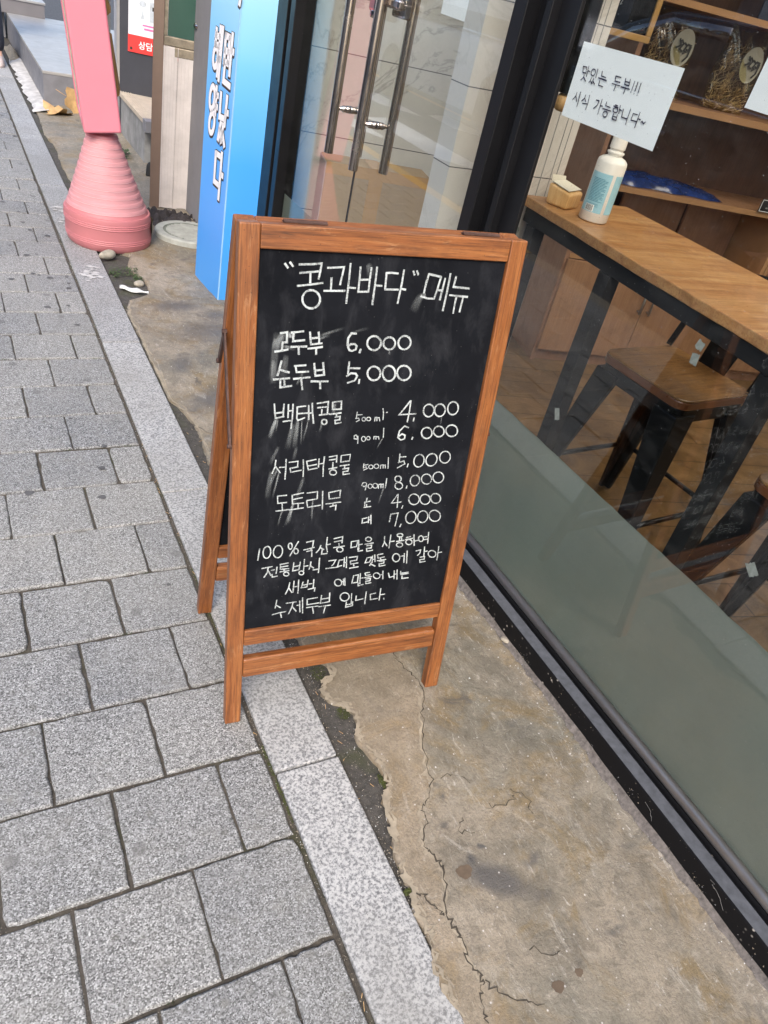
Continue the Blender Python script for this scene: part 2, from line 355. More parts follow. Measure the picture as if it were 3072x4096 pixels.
def m_tile(name, base, vein, pitch_u, pitch_z, u0, z0, gap=.0035):
    m, t, b = new_mat(name); v = coords(t)
    f = noise(t, v, 1.6, 9, .62, 1.6); f2 = noise(t, v, 4, 9, .62, 2.2)
    c = ramp(t, f, [(.485, base), (.5, vein), (.515, base)])
    c = mixc(t, ramp(t, f2, [(.35, .18), (.6, 0)]), c, vein)
    sx = nd(t, 'ShaderNodeSeparateXYZ'); tc = nd(t, 'ShaderNodeTexCoord'); t.links.new(tc.outputs['Object'], sx.inputs[0])
    def line(o, p, off):
        q = math_(t, 'PINGPONG', math_(t, 'ADD', o, -off + 100*p), p/2)
        return math_(t, 'LESS_THAN', q, gap/2)
    l = math_(t, 'MAXIMUM', line(sx.outputs[0], pitch_u, u0), line(sx.outputs[2], pitch_z, z0))
    c = mixc(t, l, c, (.10, .10, .105))
    t.links.new(c, b.inputs['Base Color']); b.inputs['Roughness'].default_value = .25; return m
M['tile_marble'] = m_tile('white_marble_tile', (.60, .59, .56), (.40, .39, .375), .70, .31, .70, .14)
M['tile_wall'] = m_tile('warm_grey_tile', (.60, .57, .53), (.53, .50, .46), .165, .196, .09, .976, .0028)
def m_floor():
    m, t, b = new_mat('brown_plank_floor')
    v = coords(t, rot=(0, 0, .24)); f = noise(t, v, 5, 8, .7, 1.2); g = noise(t, v, 16, 6, .7, .5)
    c = ramp(t, f, [(.3, (.075, .042, .018)), (.5, (.155, .090, .036)), (.7, (.235, .14, .062))])
    c = mixc(t, ramp(t, g, [(.55, 0), (.72, .5)]), c, (.29, .19, .095))
    br = nd(t, 'ShaderNodeTexBrick'); t.links.new(v, br.inputs['Vector'])
    br.inputs['Scale'].default_value = 1; br.inputs['Brick Width'].default_value = .9; br.inputs['Row Height'].default_value = .15
    br.inputs['Mortar Size'].default_value = .0025; br.inputs['Color1'].default_value = (.85, .85, .85, 1); br.inputs['Color2'].default_value = (1.1, 1.1, 1.1, 1); br.inputs['Mortar'].default_value = (.3, .3, .3, 1)
    c = mixc(t, 1, c, br.outputs[0], 'MULTIPLY')
    t.links.new(c, b.inputs['Base Color']); b.inputs['Roughness'].default_value = .28; return m
M['floor'] = m_floor()

# ------------------------------------------------------------------ mesh helpers
class MB:
    def __init__(s): s.v = []; s.f = []; s.m = []; s.attr = []
    def add(s, vs, fs, mi=0, at=0.0):
        n = len(s.v); s.v += [tuple(p) for p in vs]
        for f in fs: s.f.append(tuple(n+i for i in f)); s.m.append(mi); s.attr.append(at)
        return s
    def box(s, a, b, mi=0, at=0.0):
        x0, y0, z0 = a; x1, y1, z1 = b
        return s.add([(x0,y0,z0),(x1,y0,z0),(x1,y1,z0),(x0,y1,z0),(x0,y0,z1),(x1,y0,z1),(x1,y1,z1),(x0,y1,z1)],
                     [(0,3,2,1),(4,5,6,7),(0,1,5,4),(1,2,6,5),(2,3,7,6),(3,0,4,7)], mi, at)
    def hexa(s, lo, hi, mi=0):
        return s.add(list(lo)+list(hi), [(0,3,2,1),(4,5,6,7),(0,1,5,4),(1,2,6,5),(2,3,7,6),(3,0,4,7)], mi)
    def tube(s, pts, r, n=12, mi=0, cap=True):
        pts = [Vector(p) for p in pts]; rs = r if isinstance(r, (list, tuple)) else [r]*len(pts)
        rings = []; up = None
        for i, p in enumerate(pts):
            d = (pts[min(i+1, len(pts)-1)] - pts[max(i-1, 0)]).normalized()
            a = d.orthogonal() if up is None else (up - d*up.dot(d))
            a.normalize(); up = a; b = d.cross(a)
            rings.append([p + (a*math.cos(2*math.pi*k/n) + b*math.sin(2*math.pi*k/n))*rs[i] for k in range(n)])
        vs = [q for r_ in rings for q in r_]; fs = []
        for i in range(len(pts)-1):
            for k in range(n):
                fs.append((i*n+k, i*n+(k+1)%n, (i+1)*n+(k+1)%n, (i+1)*n+k))
        if cap: fs += [tuple(range(n))[::-1], tuple((len(pts)-1)*n+k for k in range(n))]
        return s.add(vs, fs, mi)
    def lathe(s, prof, c=(0, 0, 0), n=64, mi=0, tilt=None):
        vs = []; fs = []
        for r, z in prof:
            for k in range(n):
                a = 2*math.pi*k/n; vs.append((c[0]+r*math.cos(a), c[1]+r*math.sin(a), c[2]+z))
        for i in range(len(prof)-1):
            for k in range(n): fs.append((i*n+k, i*n+(k+1)%n, (i+1)*n+(k+1)%n, (i+1)*n+k))
        fs += [tuple(range(n))[::-1], tuple((len(prof)-1)*n+k for k in range(n))]
        return s.add(vs, fs, mi)
    def prism(s, poly, z0, z1, mi=0):
        n = len(poly)
        return s.add([(x, y, z0) for x, y in poly]+[(x, y, z1) for x, y in poly],
                     [tuple(range(n))[::-1], tuple(range(n, 2*n))]+[(i, (i+1) % n, n+(i+1) % n, n+i) for i in range(n)], mi)
    def build(s, name, mat, parent=None, bevel=0, smooth=False, attr=None, seg=2):
        me = bpy.data.meshes.new(name); me.from_pydata(s.v, [], s.f)
        for m_ in (mat if isinstance(mat, list) else [mat]): me.materials.append(M[m_] if isinstance(m_, str) else m_)
        me.polygons.foreach_set('material_index', s.m)
        if attr:
            a = me.attributes.new(attr, 'FLOAT', 'FACE'); a.data.foreach_set('value', s.attr)
        if smooth: me.polygons.foreach_set('use_smooth', [True]*len(me.polygons))
        me.update()
        bm = bmesh.new(); bm.from_mesh(me); bmesh.ops.recalc_face_normals(bm, faces=bm.faces[:]); bm.to_mesh(me); bm.free()
        o = bpy.data.objects.new(name, me); SC.collection.objects.link(o)
        if parent: o.parent = parent
        if bevel:
            b = o.modifiers.new('bevel', 'BEVEL'); b.width = bevel; b.segments = seg; b.limit_method = 'ANGLE'; b.angle_limit = R(40)
        return o
def tag(o, label=None, cat=None, group=None, kind=None):
    if label: o['label'] = label
    if cat: o['category'] = cat
    if group: o['group'] = group
    if kind: o['kind'] = kind
    return o
def thing(name, label, cat, loc=(0, 0, 0), rz=0, group=None, mat=None):
    o = bpy.data.objects.new(name, None); SC.collection.objects.link(o); o.empty_display_size = .05
    if mat is not None: o.matrix_world = mat
    else: o.location = loc; o.rotation_euler = (0, 0, rz)
    return tag(o, label, cat, group)
def dup(root, loc, label, rz=None):
    r = root.copy(); SC.collection.objects.link(r); r.location = loc; r['label'] = label
    if rz is not None: r.rotation_euler = (0, 0, rz)
    for ch in list(root.children):
        c = ch.copy(); SC.collection.objects.link(c); c.parent = r
        for g in list(ch.children):
            d = g.copy(); SC.collection.objects.link(d); d.parent = c
    return r
def ribbon(mb, pts, wd, P, mi=0, jit=0, ends=True):
    """flat stroke of width wd along 2D pts, P maps (a,b)->3D"""
    p = [Vector(q) for q in pts]; n = len(p)
    closed = n > 6 and (p[0]-p[-1]).length < 1e-5
    L, Rr = [], []
    for i in range(n):
        if closed: a, b = p[i-1 if i > 0 else n-2], p[i+1 if i < n-1 else 1]
        else: a, b = p[max(i-1, 0)], p[min(i+1, n-1)]
        d0 = (p[i]-a).normalized() if (p[i]-a).length > 1e-9 else (b-p[i]).normalized()
        d1 = (b-p[i]).normalized() if (b-p[i]).length > 1e-9 else d0
        d = (d0+d1); d = d.normalized() if d.length > 1e-6 else d0
        nrm = Vector((-d.y, d.x)); k = 1/max(.55, abs(nrm.dot(Vector((-d0.y, d0.x)))))
        h = wd/2*k*(1+random.uniform(-jit, jit)); q = p[i].copy()
        if ends and not closed:
            if i == 0: q = q - d*wd*.3
            if i == n-1: q = q + d*wd*.3
        L.append(q+nrm*h); Rr.append(q-nrm*h)
    mb.add([P(*v) for v in L]+[P(*v) for v in Rr], [(i, i+1, n+i+1, n+i) for i in range(n-1)], mi)
def text_mesh(body, size, offset=0.0, ext=0.0):
    cu = bpy.data.curves.new('t', 'FONT'); cu.body = body; cu.size = size; cu.offset = offset; cu.extrude = ext; cu.resolution_u = 4
    o = bpy.data.objects.new('t', cu); SC.collection.objects.link(o)
    dg = bpy.context.evaluated_depsgraph_get(); dg.update()
    me = bpy.data.meshes.new_from_object(o.evaluated_get(dg))
    vs = [v.co.copy() for v in me.vertices]; fs = [tuple(p.vertices) for p in me.polygons]
    bpy.data.objects.remove(o); bpy.data.curves.remove(cu); bpy.data.meshes.remove(me)
    return vs, fs
def lerp(a, b, t): return a+(b-a)*t
def fr(ux, uy, ox, oy, oz=0):   # matrix with local X along (ux,uy), Z up
    l = math.hypot(ux, uy); ux /= l; uy /= l
    return Matrix(((ux, -uy, 0, ox), (uy, ux, 0, oy), (0, 0, 1, oz), (0, 0, 0, 1)))

